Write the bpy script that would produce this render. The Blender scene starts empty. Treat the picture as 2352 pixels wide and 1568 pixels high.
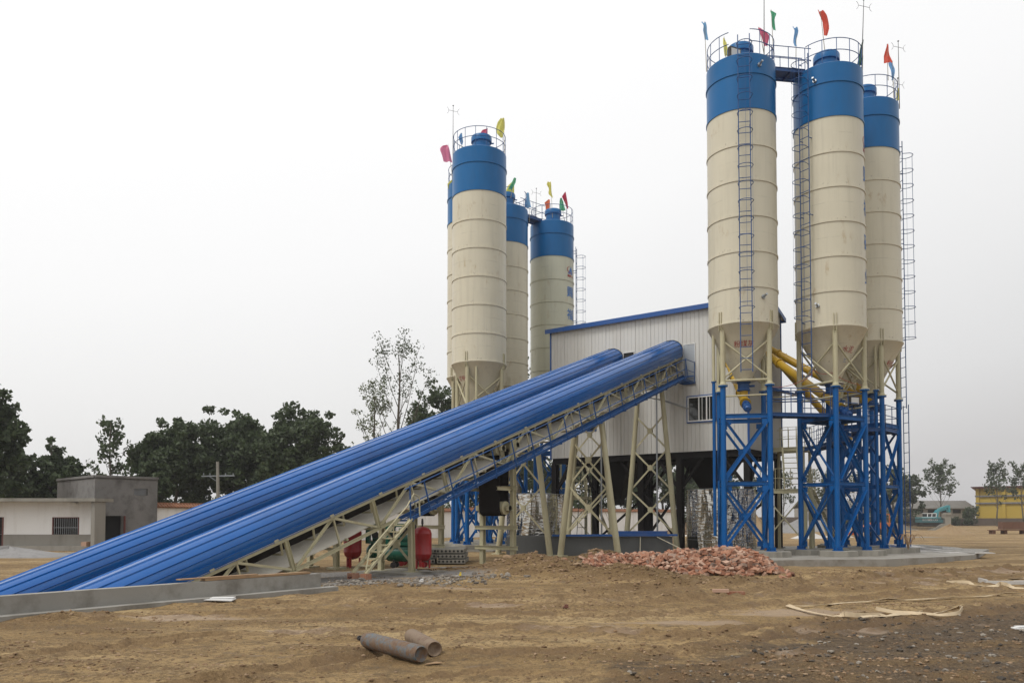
import bpy, math, random
import numpy as np
from mathutils import Vector, Matrix
R = math.radians
random.seed(7)
# ------------------------------------------------------------------ camera, world, sun, exposure
sc = bpy.context.scene
col = sc.collection
F, CX, CY, PITCH, EYE = 1850.0, 1176.0, 1123.0, R(2.0), 1.85      # in units of a 2352 x 1568 picture
cam_d = bpy.data.cameras.new('camera'); cam = bpy.data.objects.new('camera', cam_d); col.objects.link(cam)
cam_d.sensor_width = 36.0; cam_d.lens = 36.0*F/2352.0
cam_d.shift_y = (CY-784.0)/2352.0
cam_d.clip_start = 0.1; cam_d.clip_end = 3000
cam.location = (0, 0, EYE); cam.rotation_euler = (R(90)+PITCH, 0, 0)
sc.camera = cam
SUN_EL, SUN_AZ = 55.0, 235.0
w = bpy.data.worlds.new('World'); sc.world = w; w.use_nodes = True
nt = w.node_tree; nt.nodes.clear()
def N(nt, t, **k):
    n = nt.nodes.new(t)
    for a, b in k.items():
        if a.startswith('i_'): n.inputs[a[2:].replace('_', ' ')].default_value = b
        else: setattr(n, a, b)
    return n
def L(nt, a, b): nt.links.new(a, b)
out = N(nt, 'ShaderNodeOutputWorld')
sky = N(nt, 'ShaderNodeTexSky', sky_type='NISHITA', sun_disc=False, sun_elevation=R(SUN_EL), sun_rotation=R(SUN_AZ), air_density=1.5, dust_density=6.0)
bg1 = N(nt, 'ShaderNodeBackground'); bg1.inputs['Strength'].default_value = 0.07
tc = N(nt, 'ShaderNodeTexCoord'); sp = N(nt, 'ShaderNodeSeparateXYZ'); L(nt, tc.outputs['Generated'], sp.inputs[0])
# overcast cloud deck: brighter high up and towards the veiled sun, greyer near the horizon
rp = N(nt, 'ShaderNodeValToRGB'); e = rp.color_ramp.elements
e[0].position = 0.0; e[0].color = (0.63, 0.618, 0.62, 1); e[1].position = 1.0; e[1].color = (1.12, 1.11, 1.10, 1)
for p_, c_ in ((0.10, (0.76, 0.755, 0.755, 1)), (0.22, (0.86, 0.855, 0.85, 1)), (0.40, (0.99, 0.985, 0.98, 1)), (0.6, (1.06, 1.055, 1.05, 1))):
    q = rp.color_ramp.elements.new(p_); q.color = c_
# tilt: the western half (-X) is brighter
ad = N(nt, 'ShaderNodeMath', operation='MULTIPLY_ADD'); L(nt, sp.outputs['X'], ad.inputs[0]); ad.inputs[1].default_value = -0.24
nz = N(nt, 'ShaderNodeTexNoise', i_Scale=1.6, i_Detail=3.0); L(nt, tc.outputs['Generated'], nz.inputs['Vector'])
nm = N(nt, 'ShaderNodeMath', operation='MULTIPLY_ADD'); L(nt, nz.outputs['Fac'], nm.inputs[0]); nm.inputs[1].default_value = 0.10; L(nt, sp.outputs['Z'], nm.inputs[2])
L(nt, nm.outputs[0], ad.inputs[2]); L(nt, ad.outputs[0], rp.inputs['Fac'])
bg2 = N(nt, 'ShaderNodeBackground'); L(nt, rp.outputs['Color'], bg2.inputs['Color']); bg2.inputs['Strength'].default_value = 1.10
L(nt, sky.outputs[0], bg1.inputs['Color'])
mx = N(nt, 'ShaderNodeMixShader'); mx.inputs[0].default_value = 0.88
L(nt, bg1.outputs[0], mx.inputs[1]); L(nt, bg2.outputs[0], mx.inputs[2]); L(nt, mx.outputs[0], out.inputs[0])
sun_d = bpy.data.lights.new('sun', 'SUN'); sun = bpy.data.objects.new('sun', sun_d); col.objects.link(sun)
sun_d.energy = 1.7; sun_d.angle = R(18); sun_d.color = (1.0, 0.97, 0.92)
az = R(SUN_AZ); el = R(SUN_EL)
dirv = Vector((math.sin(az)*math.cos(el), math.cos(az)*math.cos(el), math.sin(el)))      # towards the sun
sun.rotation_euler = dirv.to_track_quat('Z', 'Y').to_euler()
sc.view_settings.view_transform = 'Standard'; sc.view_settings.look = 'None'
sc.view_settings.exposure = 0.0; sc.view_settings.gamma = 1.0
try:
    sc.cycles.use_denoising = True; sc.cycles.max_bounces = 6; sc.cycles.use_adaptive_sampling = True
    sc.cycles.transparent_max_bounces = 6; sc.cycles.volume_bounces = 0
except Exception: pass
# ------------------------------------------------------------------ placing helpers
cp, spn = math.cos(PITCH), math.sin(PITCH)
def at(px, py, Y):
    a, b = (px-CX)/F, -(py-CY)/F
    d = Vector((a, cp-b*spn, spn+b*cp)); t = Y/d.y
    return Vector((0, 0, EYE))+d*t
def G(px, py, z=0.0):
    a, b = (px-CX)/F, -(py-CY)/F
    d = Vector((a, cp-b*spn, spn+b*cp)); t = (z-EYE)/d.z
    return Vector((0, 0, EYE))+d*t
def zat(py, Y): return at(CX, py, Y).z
def xat(px, Y, py=1000): return at(px, py, Y).x
O = Vector((4.3, 41.2, 0)); E1 = Vector((.805, -.593, 0)); E2 = Vector((.593, .805, 0)); RZ = math.atan2(-.593, .805)
def P(u, v, z=0): return O+E1*u+E2*v+Vector((0, 0, z))
# ------------------------------------------------------------------ mesh builder
class MB:
    def __init__(s): s.v = []; s.f = []
    def add(s, vs, fs):
        n = len(s.v); s.v += [tuple(x) for x in vs]; s.f += [tuple(i+n for i in f) for f in fs]; return s
    def box(s, c, size, rot=None):
        hx, hy, hz = (a/2 for a in size); c = Vector(c)
        vs = [Vector((x, y, z)) for z in (-hz, hz) for y in (-hy, hy) for x in (-hx, hx)]
        if rot is not None:
            if isinstance(rot, (int, float)): rot = Matrix.Rotation(rot, 3, 'Z')
            vs = [rot @ q for q in vs]
        return s.add([q+c for q in vs], [(0, 2, 3, 1), (4, 5, 7, 6), (0, 1, 5, 4), (2, 6, 7, 3), (0, 4, 6, 2), (1, 3, 7, 5)])
    def bb(s, x0, x1, y0, y1, z0, z1): return s.box(((x0+x1)/2, (y0+y1)/2, (z0+z1)/2), (x1-x0, y1-y0, z1-z0))
    def basis(s, d, up=None):
        d = d.normalized(); up = Vector(up) if up is not None else Vector((0, 0, 1))
        if abs(d.dot(up.normalized())) > .999: up = Vector((1, 0, 0))
        x = d.cross(up).normalized(); return x, x.cross(d).normalized(), d
    def bar(s, a, b, w_, h_=None, up=None):
        a, b = Vector(a), Vector(b); h_ = h_ or w_; x, y, d = s.basis(b-a, up)
        vs = [p+x*i*w_/2+y*j*h_/2 for p in (a, b) for i, j in ((-1, -1), (1, -1), (1, 1), (-1, 1))]
        return s.add(vs, [(0, 1, 2, 3), (7, 6, 5, 4), (0, 4, 5, 1), (1, 5, 6, 2), (2, 6, 7, 3), (3, 7, 4, 0)])
    def angle(s, a, b, w_, t=.012, up=None):           # L-section
        a, b = Vector(a), Vector(b); x, y, d = s.basis(b-a, up)
        s.bar(a, b, w_, t, up); s.bar(a+x*(w_/2-t/2)+y*w_/2, b+x*(w_/2-t/2)+y*w_/2, t, w_-.004, up); return s
    def channel(s, a, b, w_, h_, t=.015, up=None):     # U-section / I look
        a, b = Vector(a), Vector(b); x, y, d = s.basis(b-a, up)
        s.bar(a, b, t, h_-2*t-.004, up)
        for q in (-1, 1): s.bar(a+y*q*(h_/2-t/2), b+y*q*(h_/2-t/2), w_, t, up)
        return s
    def tube(s, a, b, r, r2=None, n=12, cap=True):
        a, b = Vector(a), Vector(b); r2 = r if r2 is None else r2; x, y, d = s.basis(b-a)
        vs = [p+(x*math.cos(2*math.pi*i/n)+y*math.sin(2*math.pi*i/n))*q for p, q in ((a, r), (b, r2)) for i in range(n)]
        fs = [(i, (i+1) % n, n+(i+1) % n, n+i) for i in range(n)]
        if cap: fs += [tuple(range(n))[::-1], tuple(range(n, 2*n))]
        return s.add(vs, fs)
    def path(s, pts, r, n=8, closed=False):
        pts = [Vector(p) for p in pts]; m = len(pts); vs = []; prev = None
        for i, p in enumerate(pts):
            if closed: d = pts[(i+1) % m]-pts[i-1]
            else: d = pts[min(i+1, m-1)]-pts[max(i-1, 0)]
            d.normalize()
            if prev is None: x, y, _ = s.basis(d)
            else:
                x = (prev-d*prev.dot(d)).normalized(); y = x.cross(d) if False else d.cross(x)
            prev = x; rr = r[i] if isinstance(r, (list, tuple)) else r
            vs += [p+(x*math.cos(2*math.pi*k/n)+y*math.sin(2*math.pi*k/n))*rr for k in range(n)]
        fs = []
        for i in range(m if closed else m-1):
            j = (i+1) % m
            fs += [(i*n+k, i*n+(k+1) % n, j*n+(k+1) % n, j*n+k) for k in range(n)]
        if not closed: fs += [tuple(range(n))[::-1], tuple(range((m-1)*n, m*n))]
        return s.add(vs, fs)
    def lathe(s, prof, n=48, c=(0, 0, 0), M=None):      # prof = [(r, z)]
        vs = []; c = Vector(c)
        for r, z in prof:
            for i in range(n):
                q = Vector((r*math.cos(2*math.pi*i/n), r*math.sin(2*math.pi*i/n), z))
                vs.append(c+(M @ q if M else q))
        fs = []
        for j in range(len(prof)-1):
            fs += [(j*n+i, j*n+(i+1) % n, (j+1)*n+(i+1) % n, (j+1)*n+i) for i in range(n)]
        if prof[0][0] > 1e-4: fs.append(tuple(range(n))[::-1])
        if prof[-1][0] > 1e-4: fs.append(tuple(range((len(prof)-1)*n, len(prof)*n)))
        return s.add(vs, fs)
    def prism(s, poly, z0, z1):                        # poly in xy, ccw
        n = len(poly); vs = [(x, y, z0) for x, y in poly]+[(x, y, z1) for x, y in poly]
        return s.add(vs, [tuple(range(n))[::-1], tuple(range(n, 2*n))]+[(i, (i+1) % n, n+(i+1) % n, n+i) for i in range(n)])
    def disc(s, c, nrm, r, t, n=14):
        c = Vector(c); d = Vector(nrm).normalized(); return s.tube(c-d*t/2, c+d*t/2, r, n=n)
    def build(s, name, mat, parent=None, smooth=35, recenter=True):
        me = bpy.data.meshes.new(name); o = bpy.data.objects.new(name, me)
        v = s.v
        if parent is None and recenter and v:
            xs, ys, zs = zip(*v); c = ((min(xs)+max(xs))/2, (min(ys)+max(ys))/2, min(zs))
            v = [(a-c[0], b-c[1], d-c[2]) for a, b, d in v]; o.location = c
        me.from_pydata(v, [], s.f); me.materials.append(mat)
        if smooth:
            me.polygons.foreach_set('use_smooth', [True]*len(me.polygons))
            try: me.set_sharp_from_angle(angle=R(smooth))
            except Exception: pass
        me.update(); col.objects.link(o)
        if parent is not None: o.parent = parent
        return o
def npmesh(name, V, Fq, mat, parent=None, loc=None, smooth=False):
    """fast mesh from numpy: V (n,3), Fq (m,k)"""
    me = bpy.data.meshes.new(name); k = Fq.shape[1]
    me.vertices.add(len(V)); me.vertices.foreach_set('co', V.astype(np.float32).ravel())
    me.loops.add(Fq.size); me.loops.foreach_set('vertex_index', Fq.astype(np.int32).ravel())
    me.polygons.add(len(Fq)); me.polygons.foreach_set('loop_start', np.arange(0, Fq.size, k, dtype=np.int32))
    me.polygons.foreach_set('use_smooth', np.full(len(Fq), smooth)); me.materials.append(mat)
    me.update(calc_edges=True); me.validate()
    o = bpy.data.objects.new(name, me); col.objects.link(o)
    if parent is not None: o.parent = parent
    if loc is not None: o.location = loc
    return o
def tag(o, label=None, cat=None, group=None, kind=None):
    for k_, v_ in (('label', label), ('category', cat), ('group', group), ('kind', kind)):
        if v_: o[k_] = v_
    return o
def thing(name, label, cat, loc=(0, 0, 0), rz=0, group=None):
    o = bpy.data.objects.new(name, None); col.objects.link(o); o.empty_display_size = .3
    o.location = loc; o.rotation_euler = (0, 0, rz); return tag(o, label, cat, group)
def kids(o): return [c for c in bpy.data.objects if c.parent == o]
def copy_tree(o, parent=None, ch=None):
    if ch is None:
        ch = {}
        for q in bpy.data.objects:
            if q.parent: ch.setdefault(q.parent.name, []).append(q)
    c = o.copy(); col.objects.link(c); c.parent = parent
    for k_ in ch.get(o.name, []): copy_tree(k_, c, ch)
    return c
# ------------------------------------------------------------------ materials
def srgb(r, g, b):
    return tuple(((x/255)/12.92 if x/255 <= .04045 else ((x/255+.055)/1.055)**2.4) for x in (r, g, b))+(1,)
def c4(c): return tuple(c)+(1,) if len(c) == 3 else c
def newmat(name):
    m = bpy.data.materials.new(name); m.use_nodes = True; n = m.node_tree
    return m, n, n.nodes['Principled BSDF']
def noise(n, vec, scale, detail=4, rough=.6, stretch=None):
    if stretch:
        mp = N(n, 'ShaderNodeMapping'); mp.inputs['Scale'].default_value = stretch; L(n, vec, mp.inputs[0]); vec = mp.outputs[0]
    t = N(n, 'ShaderNodeTexNoise'); t.inputs['Scale'].default_value = scale; t.inputs['Detail'].default_value = detail
    t.inputs['Roughness'].default_value = rough; L(n, vec, t.inputs['Vector']); return t.outputs['Fac']
def ramp(n, fac, *st):
    r = N(n, 'ShaderNodeValToRGB'); els = r.color_ramp.elements
    els[0].position = st[0][0]; els[0].color = c4(st[0][1]); els[1].position = st[-1][0]; els[1].color = c4(st[-1][1])
    for p_, c_ in st[1:-1]: q = els.new(p_); q.color = c4(c_)
    L(n, fac, r.inputs['Fac']); return r.outputs['Color']
def step(n, fac, a, b):
    r = N(n, 'ShaderNodeMapRange'); r.inputs['From Min'].default_value = a; r.inputs['From Max'].default_value = b
    L(n, fac, r.inputs['Value']); return r.outputs[0]
def mix(n, fac, a, b):
    m = N(n, 'ShaderNodeMix', data_type='RGBA')
    if isinstance(fac, float): m.inputs[0].default_value = fac
    else: L(n, fac, m.inputs[0])
    for i, q in ((6, a), (7, b)):
        if isinstance(q, tuple): m.inputs[i].default_value = c4(q)
        else: L(n, q, m.inputs[i])
    return m.outputs[2]
def mth(n, op, a, b=None):
    m = N(n, 'ShaderNodeMath', operation=op)
    for i, q in enumerate((a, b)):
        if q is None: continue
        if isinstance(q, (int, float)): m.inputs[i].default_value = q
        else: L(n, q, m.inputs[i])
    return m.outputs[0]
def bump(n, bs, h, strength=.3, dist=.01):
    b = N(n, 'ShaderNodeBump'); b.inputs['Strength'].default_value = strength; b.inputs['Distance'].default_value = dist
    L(n, h, b.inputs['Height']); L(n, b.outputs[0], bs.inputs['Normal'])
def paint(name, c, rough=.45, dirt=(.25, .2, .14), amt=.35, scale=1.2, streak=True, rust=.0, spec=.5, metal=0, bmp=.15, coat=0, var=.12, rustc=(.16, .06, .025)):
    m, n, bs = newmat(name); g = N(n, 'ShaderNodeTexCoord').outputs['Object']
    a = noise(n, g, scale, 5, .65, (1, 1, .22) if streak else None)
    b = noise(n, g, scale*.35, 3, .5)
    lo = tuple(x*(1-var) for x in c[:3]); hi = tuple(min(1, x*(1+var)) for x in c[:3])
    cl = mix(n, b, lo, hi)
    d = mth(n, 'MULTIPLY', step(n, a, .48, .78), amt); cl = mix(n, d, cl, dirt)
    if rust:
        k = noise(n, g, scale*6, 6, .75); k = step(n, k, .70-rust*.2, .74-rust*.2); cl = mix(n, k, cl, rustc)
    L(n, cl, bs.inputs['Base Color']); bs.inputs['Roughness'].default_value = rough; bs.inputs['Metallic'].default_value = metal
    rr = mth(n, 'MULTIPLY_ADD', a, .25); rr.node.inputs[2].default_value = rough-.12; L(n, rr, bs.inputs['Roughness'])
    bs.inputs['Specular IOR Level'].default_value = spec; bs.inputs['Coat Weight'].default_value = coat
    if bmp: bump(n, bs, noise(n, g, scale*9, 3), bmp, .006)
    return m
def silomat(name, c, seg=1.587, z0=10.48):
    m, n, bs = newmat(name); g = N(n, 'ShaderNodeTexCoord').outputs['Object']; s = N(n, 'ShaderNodeSeparateXYZ'); L(n, g, s.inputs[0]); oi = N(n, 'ShaderNodeObjectInfo').outputs['Random']
    cb = N(n, 'ShaderNodeCombineXYZ'); L(n, mth(n, 'MULTIPLY', oi, 50.0), cb.inputs[0]); L(n, mth(n, 'MULTIPLY', oi, 31.0), cb.inputs[1]); va = N(n, 'ShaderNodeVectorMath', operation='ADD'); L(n, g, va.inputs[0]); L(n, cb.outputs[0], va.inputs[1]); g = va.outputs[0]
    lo = tuple(x*.90 for x in c); hi = tuple(min(1, x*1.07) for x in c)
    cl = mix(n, noise(n, g, .45, 4, .6), lo, hi)
    st = step(n, noise(n, g, 5, 4, .6, (1, 1, .05)), .50, .72); cl = mix(n, mth(n, 'MULTIPLY', st, .30), cl, tuple(x*.66 for x in c))
    rs = mth(n, 'MULTIPLY', step(n, noise(n, g, 3.2, 6, .75, (1, 1, .35)), .56, .66), step(n, noise(n, g, .55, 2), .50, .62)); cl = mix(n, mth(n, 'MULTIPLY', rs, .55), cl, (.36, .25, .12))
    fr = mth(n, 'FRACT', mth(n, 'DIVIDE', mth(n, 'SUBTRACT', s.outputs[2], z0), seg)); ln = mth(n, 'COMPARE', fr, .52); ln.node.inputs[2].default_value = .008
    ln = mth(n, 'MULTIPLY', ln, step(n, noise(n, g, 1.3, 3), .48, .6)); cl = mix(n, mth(n, 'MULTIPLY', ln, .45), cl, tuple(x*.55 for x in c))
    up = mth(n, 'MULTIPLY', mth(n, 'LESS_THAN', fr, .10), step(n, noise(n, g, 9, 5, .8), .60, .66)); cl = mix(n, up, cl, (.10, .07, .045))
    nk = step(n, noise(n, g, 6, 7, .85), .735, .75); cl = mix(n, nk, cl, (.07, .06, .05))
    L(n, cl, bs.inputs['Base Color']); bs.inputs['Roughness'].default_value = .40; bs.inputs['Specular IOR Level'].default_value = .35; bump(n, bs, noise(n, g, .9, 3, .5), .25, .05); return m
CREAM = silomat('cream_paint', (.58, .54, .42))
CREAMG = silomat('greenish_cream_paint', (.50, .50, .395))
CREAM2 = paint('cream_steel_paint', (.44, .41, .27), .5, (.24, .17, .09), .45, 2.5, rust=.05, spec=.4)
SBLUE = paint('silo_blue_paint', (.002, .112, .31), .34, (.010, .08, .19), .6, 1.1, spec=.26, bmp=0)
LBLUE = paint('leg_blue_paint', (.001, .086, .29), .42, (.006, .05, .13), .5, 2, spec=.22)
COVER = paint('cover_blue_sheet', (.001, .086, .315), .15, (.001, .04, .16), .45, .8, spec=.48, coat=.0, bmp=.0, var=.14)
n_ = COVER.node_tree; bump(n_, n_.nodes['Principled BSDF'], noise(n_, N(n_, 'ShaderNodeTexCoord').outputs['Object'], .9, 4, .6), .35, .06)
DBLUE = paint('dark_blue_steel', (.003, .062, .22), .5, (.03, .05, .09), .5, 2.5)
YEL = paint('yellow_paint', (.50, .305, .008), .45, (.30, .17, .03), .4, 2)
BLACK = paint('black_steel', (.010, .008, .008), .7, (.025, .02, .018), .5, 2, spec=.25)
RUBBER = paint('black_rubber_belt', (.012, .009, .008), .85, (.03, .025, .02), .4, 3, spec=.15)
BELT = paint('dusty_belt', (.84, .79, .68), .8, (.50, .44, .35), .5, 1.5, streak=False)
CONC = paint('concrete', (.26, .245, .21), .85, (.12, .11, .09), .85, 1.3, bmp=.4)
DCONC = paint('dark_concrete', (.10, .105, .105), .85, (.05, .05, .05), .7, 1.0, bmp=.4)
FCONC = paint('wall_concrete', (.20, .205, .205), .85, (.12, .115, .10), .6, 1.3, bmp=.4)
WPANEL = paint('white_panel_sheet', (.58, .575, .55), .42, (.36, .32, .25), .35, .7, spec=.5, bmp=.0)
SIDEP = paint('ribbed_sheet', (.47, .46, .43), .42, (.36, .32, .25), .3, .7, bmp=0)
TRIM = paint('blue_trim', (.006, .075, .29), .4, amt=.15)
RED = paint('red_paint', (.34, .012, .015), .35, (.15, .01, .01), .4, 2, spec=.6)
GREEN = paint('green_enamel', (.004, .10, .065), .3, (.01, .04, .03), .4, 3, spec=.6)
DARK = paint('dark_iron', (.02, .018, .018), .5, (.06, .05, .04), .4, 6)
GALV = paint('galvanised_steel', (.34, .36, .38), .4, (.2, .2, .2), .4, 3, metal=.7)
WOOD = paint('timber', (.30, .19, .10), .8, (.14, .09, .05), .6, 3)
WHITEW = paint('white_render', (.82, .815, .80), .9, (.42, .37, .31), .55, .9, bmp=.3)
DULLW = paint('dull_white_sheet', (.50, .485, .46), .7, (.33, .29, .24), .6, 1.5, streak=False)
GREYW = paint('grey_render', (.18, .175, .17), .9, (.075, .07, .068), .9, 1.6, streak=False, var=.3, bmp=.5)
PITC = paint('stained_concrete', (.27, .26, .235), .85, (.11, .095, .075), .95, 1.3, streak=False, var=.2, bmp=.5)
PLINTH = paint('grey_plinth', (.27, .255, .225), .9, (.14, .13, .11), .5, 1.5)
WFRAME = paint('white_frame', (.68, .68, .67), .5, amt=.2)
BROWNF = paint('brown_frame', (.13, .035, .03), .5, amt=.2)
BARK = paint('bark', (.10, .085, .065), .9, (.05, .04, .03), .6, 4)
def solid(name, c, rough=.5, metal=0, spec=.5):
    m, n, bs = newmat(name); bs.inputs['Base Color'].default_value = c4(c); bs.inputs['Roughness'].default_value = rough
    bs.inputs['Metallic'].default_value = metal; bs.inputs['Specular IOR Level'].default_value = spec; return m
GLASS = solid('dark_glass', (.012, .014, .016), .08, 0, .8)
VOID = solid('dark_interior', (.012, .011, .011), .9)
REDINK = solid('red_lettering', (.30, .015, .02), .6)
BLUEINK = solid('blue_lettering', (.05, .16, .42), .6)
LAMP = solid('lamp_lens', (.55, .55, .53), .15)
WIRE = solid('cable_black', (.02, .02, .022), .6)
WIREO = solid('cable_orange', (.40, .10, .06), .6)
def leafmat(name, a, b, c):
    m, n, bs = newmat(name); g = N(n, 'ShaderNodeTexCoord').outputs['Object']
    k = noise(n, g, 1.1, 4, .7); k2 = noise(n, g, 9, 2)
    cl = mix(n, step(n, k, .35, .68), a, b); cl = mix(n, mth(n, 'MULTIPLY', step(n, k2, .55, .7), .5), cl, c)
    L(n, cl, bs.inputs['Base Color']); bs.inputs['Roughness'].default_value = .55; bs.inputs['Specular IOR Level'].default_value = .35
    tr = N(n, 'ShaderNodeBsdfTranslucent'); L(n, cl, tr.inputs['Color'])
    ms = N(n, 'ShaderNodeMixShader'); ms.inputs[0].default_value = .3
    L(n, bs.outputs[0], ms.inputs[1]); L(n, tr.outputs[0], ms.inputs[2]); L(n, ms.outputs[0], n.nodes['Material Output'].inputs[0]); return m
LEAF = leafmat('leaves_dark', (.045, .065, .030), (.075, .105, .045), (.12, .15, .065))
LEAF2 = leafmat('leaves_poplar', (.05, .07, .035), (.08, .105, .052), (.125, .145, .08))
LEAF3 = leafmat('leaves_thin', (.09, .12, .045), (.15, .17, .07), (.07, .09, .05))
def brickmat():
    m, n, bs = newmat('red_brick'); g = N(n, 'ShaderNodeTexCoord').outputs['Object']
    oi = N(n, 'ShaderNodeObjectInfo').outputs['Random']
    isl = N(n, 'ShaderNodeNewGeometry').outputs['Random Per Island']
    r = mth(n, 'FRACT', mth(n, 'ADD', oi, isl))
    cl = ramp(n, r, (0, (.11, .045, .026)), (.15, (.24, .095, .052)), (.4, (.33, .145, .082)), (.65, (.36, .20, .135)), (.85, (.46, .31, .23)), (1, (.07, .05, .045)))
    cl = mix(n, mth(n, 'MULTIPLY', step(n, noise(n, g, 14, 5, .7), .46, .68), .5), cl, (.38, .27, .19))
    L(n, cl, bs.inputs['Base Color']); bs.inputs['Roughness'].default_value = .9; bump(n, bs, noise(n, g, 60, 3), .4, .004); return m
BRICK = brickmat()
def foilmat():
    m, n, bs = newmat('foil_wrap'); g = N(n, 'ShaderNodeTexCoord').outputs['Object']
    bs.inputs['Base Color'].default_value = (.50, .49, .46, 1); bs.inputs['Metallic'].default_value = 1; bs.inputs['Roughness'].default_value = .1
    h = noise(n, g, 1.6, 3, .5, (1.5, 1.5, .3)); h2 = noise(n, g, 4, 2, .5, (.8, .8, 2.0)); s_ = mth(n, 'MULTIPLY_ADD', h2, .3); L(n, h, s_.node.inputs[2]); bump(n, bs, s_, .32, .16); return m
FOIL = foilmat()
def tilemat():
    m, n, bs = newmat('clay_tiles'); g = N(n, 'ShaderNodeTexCoord').outputs['Object']
    cl = ramp(n, noise(n, g, 3, 5, .7), (.3, (.30, .14, .075)), (.55, (.24, .11, .06)), (.75, (.13, .08, .05)))
    L(n, cl, bs.inputs['Base Color']); bs.inputs['Roughness'].default_value = .9; return m
TILE = tilemat()
def gascyl(name, c1, c2, f):
    m, n, bs = newmat(name); g = N(n, 'ShaderNodeTexCoord').outputs['Object']
    k = step(n, noise(n, g, 7, 8, .8), f-.06, f+.05)
    cl = mix(n, k, c1, c2); cl = mix(n, mth(n, 'MULTIPLY', step(n, noise(n, g, 22, 5, .7), .42, .64), .65), cl, (.165, .118, .075))
    L(n, cl, bs.inputs['Base Color']); bs.inputs['Roughness'].default_value = .75; bump(n, bs, noise(n, g, 40, 4), .3, .003); return m
CYLB = gascyl('rusty_blue_paint', (.085, .115, .135), (.115, .062, .032), .49)
CYLR = gascyl('muddy_rust', (.19, .135, .09), (.12, .07, .042), .55)
# ------------------------------------------------------------------ lettering wrapped on a cylinder or cone
def glyphs(name, text, size, mat, mapf, parent, bold=.0):
    cu = bpy.data.curves.new(name, 'FONT'); cu.body = text; cu.size = size; cu.align_x = 'CENTER'; cu.align_y = 'CENTER'; cu.offset = bold; cu.resolution_u = 2
    o = bpy.data.objects.new(name+'_tmp', cu); col.objects.link(o); dg = bpy.context.evaluated_depsgraph_get()
    me = bpy.data.meshes.new_from_object(o.evaluated_get(dg)); bpy.data.objects.remove(o); me.materials.clear(); me.materials.append(mat)
    for v in me.vertices: v.co = mapf(v.co.x, v.co.y)
    q = bpy.data.objects.new(name, me); col.objects.link(q); q.parent = parent; return q
def polyglyph(name, polys, mat, mapf, parent):
    mb = MB()
    for pl in polys:
        mb.add([mapf(x, y) for x, y in pl], [tuple(range(len(pl)))])
    return mb.build(name, mat, parent, smooth=0)
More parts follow.
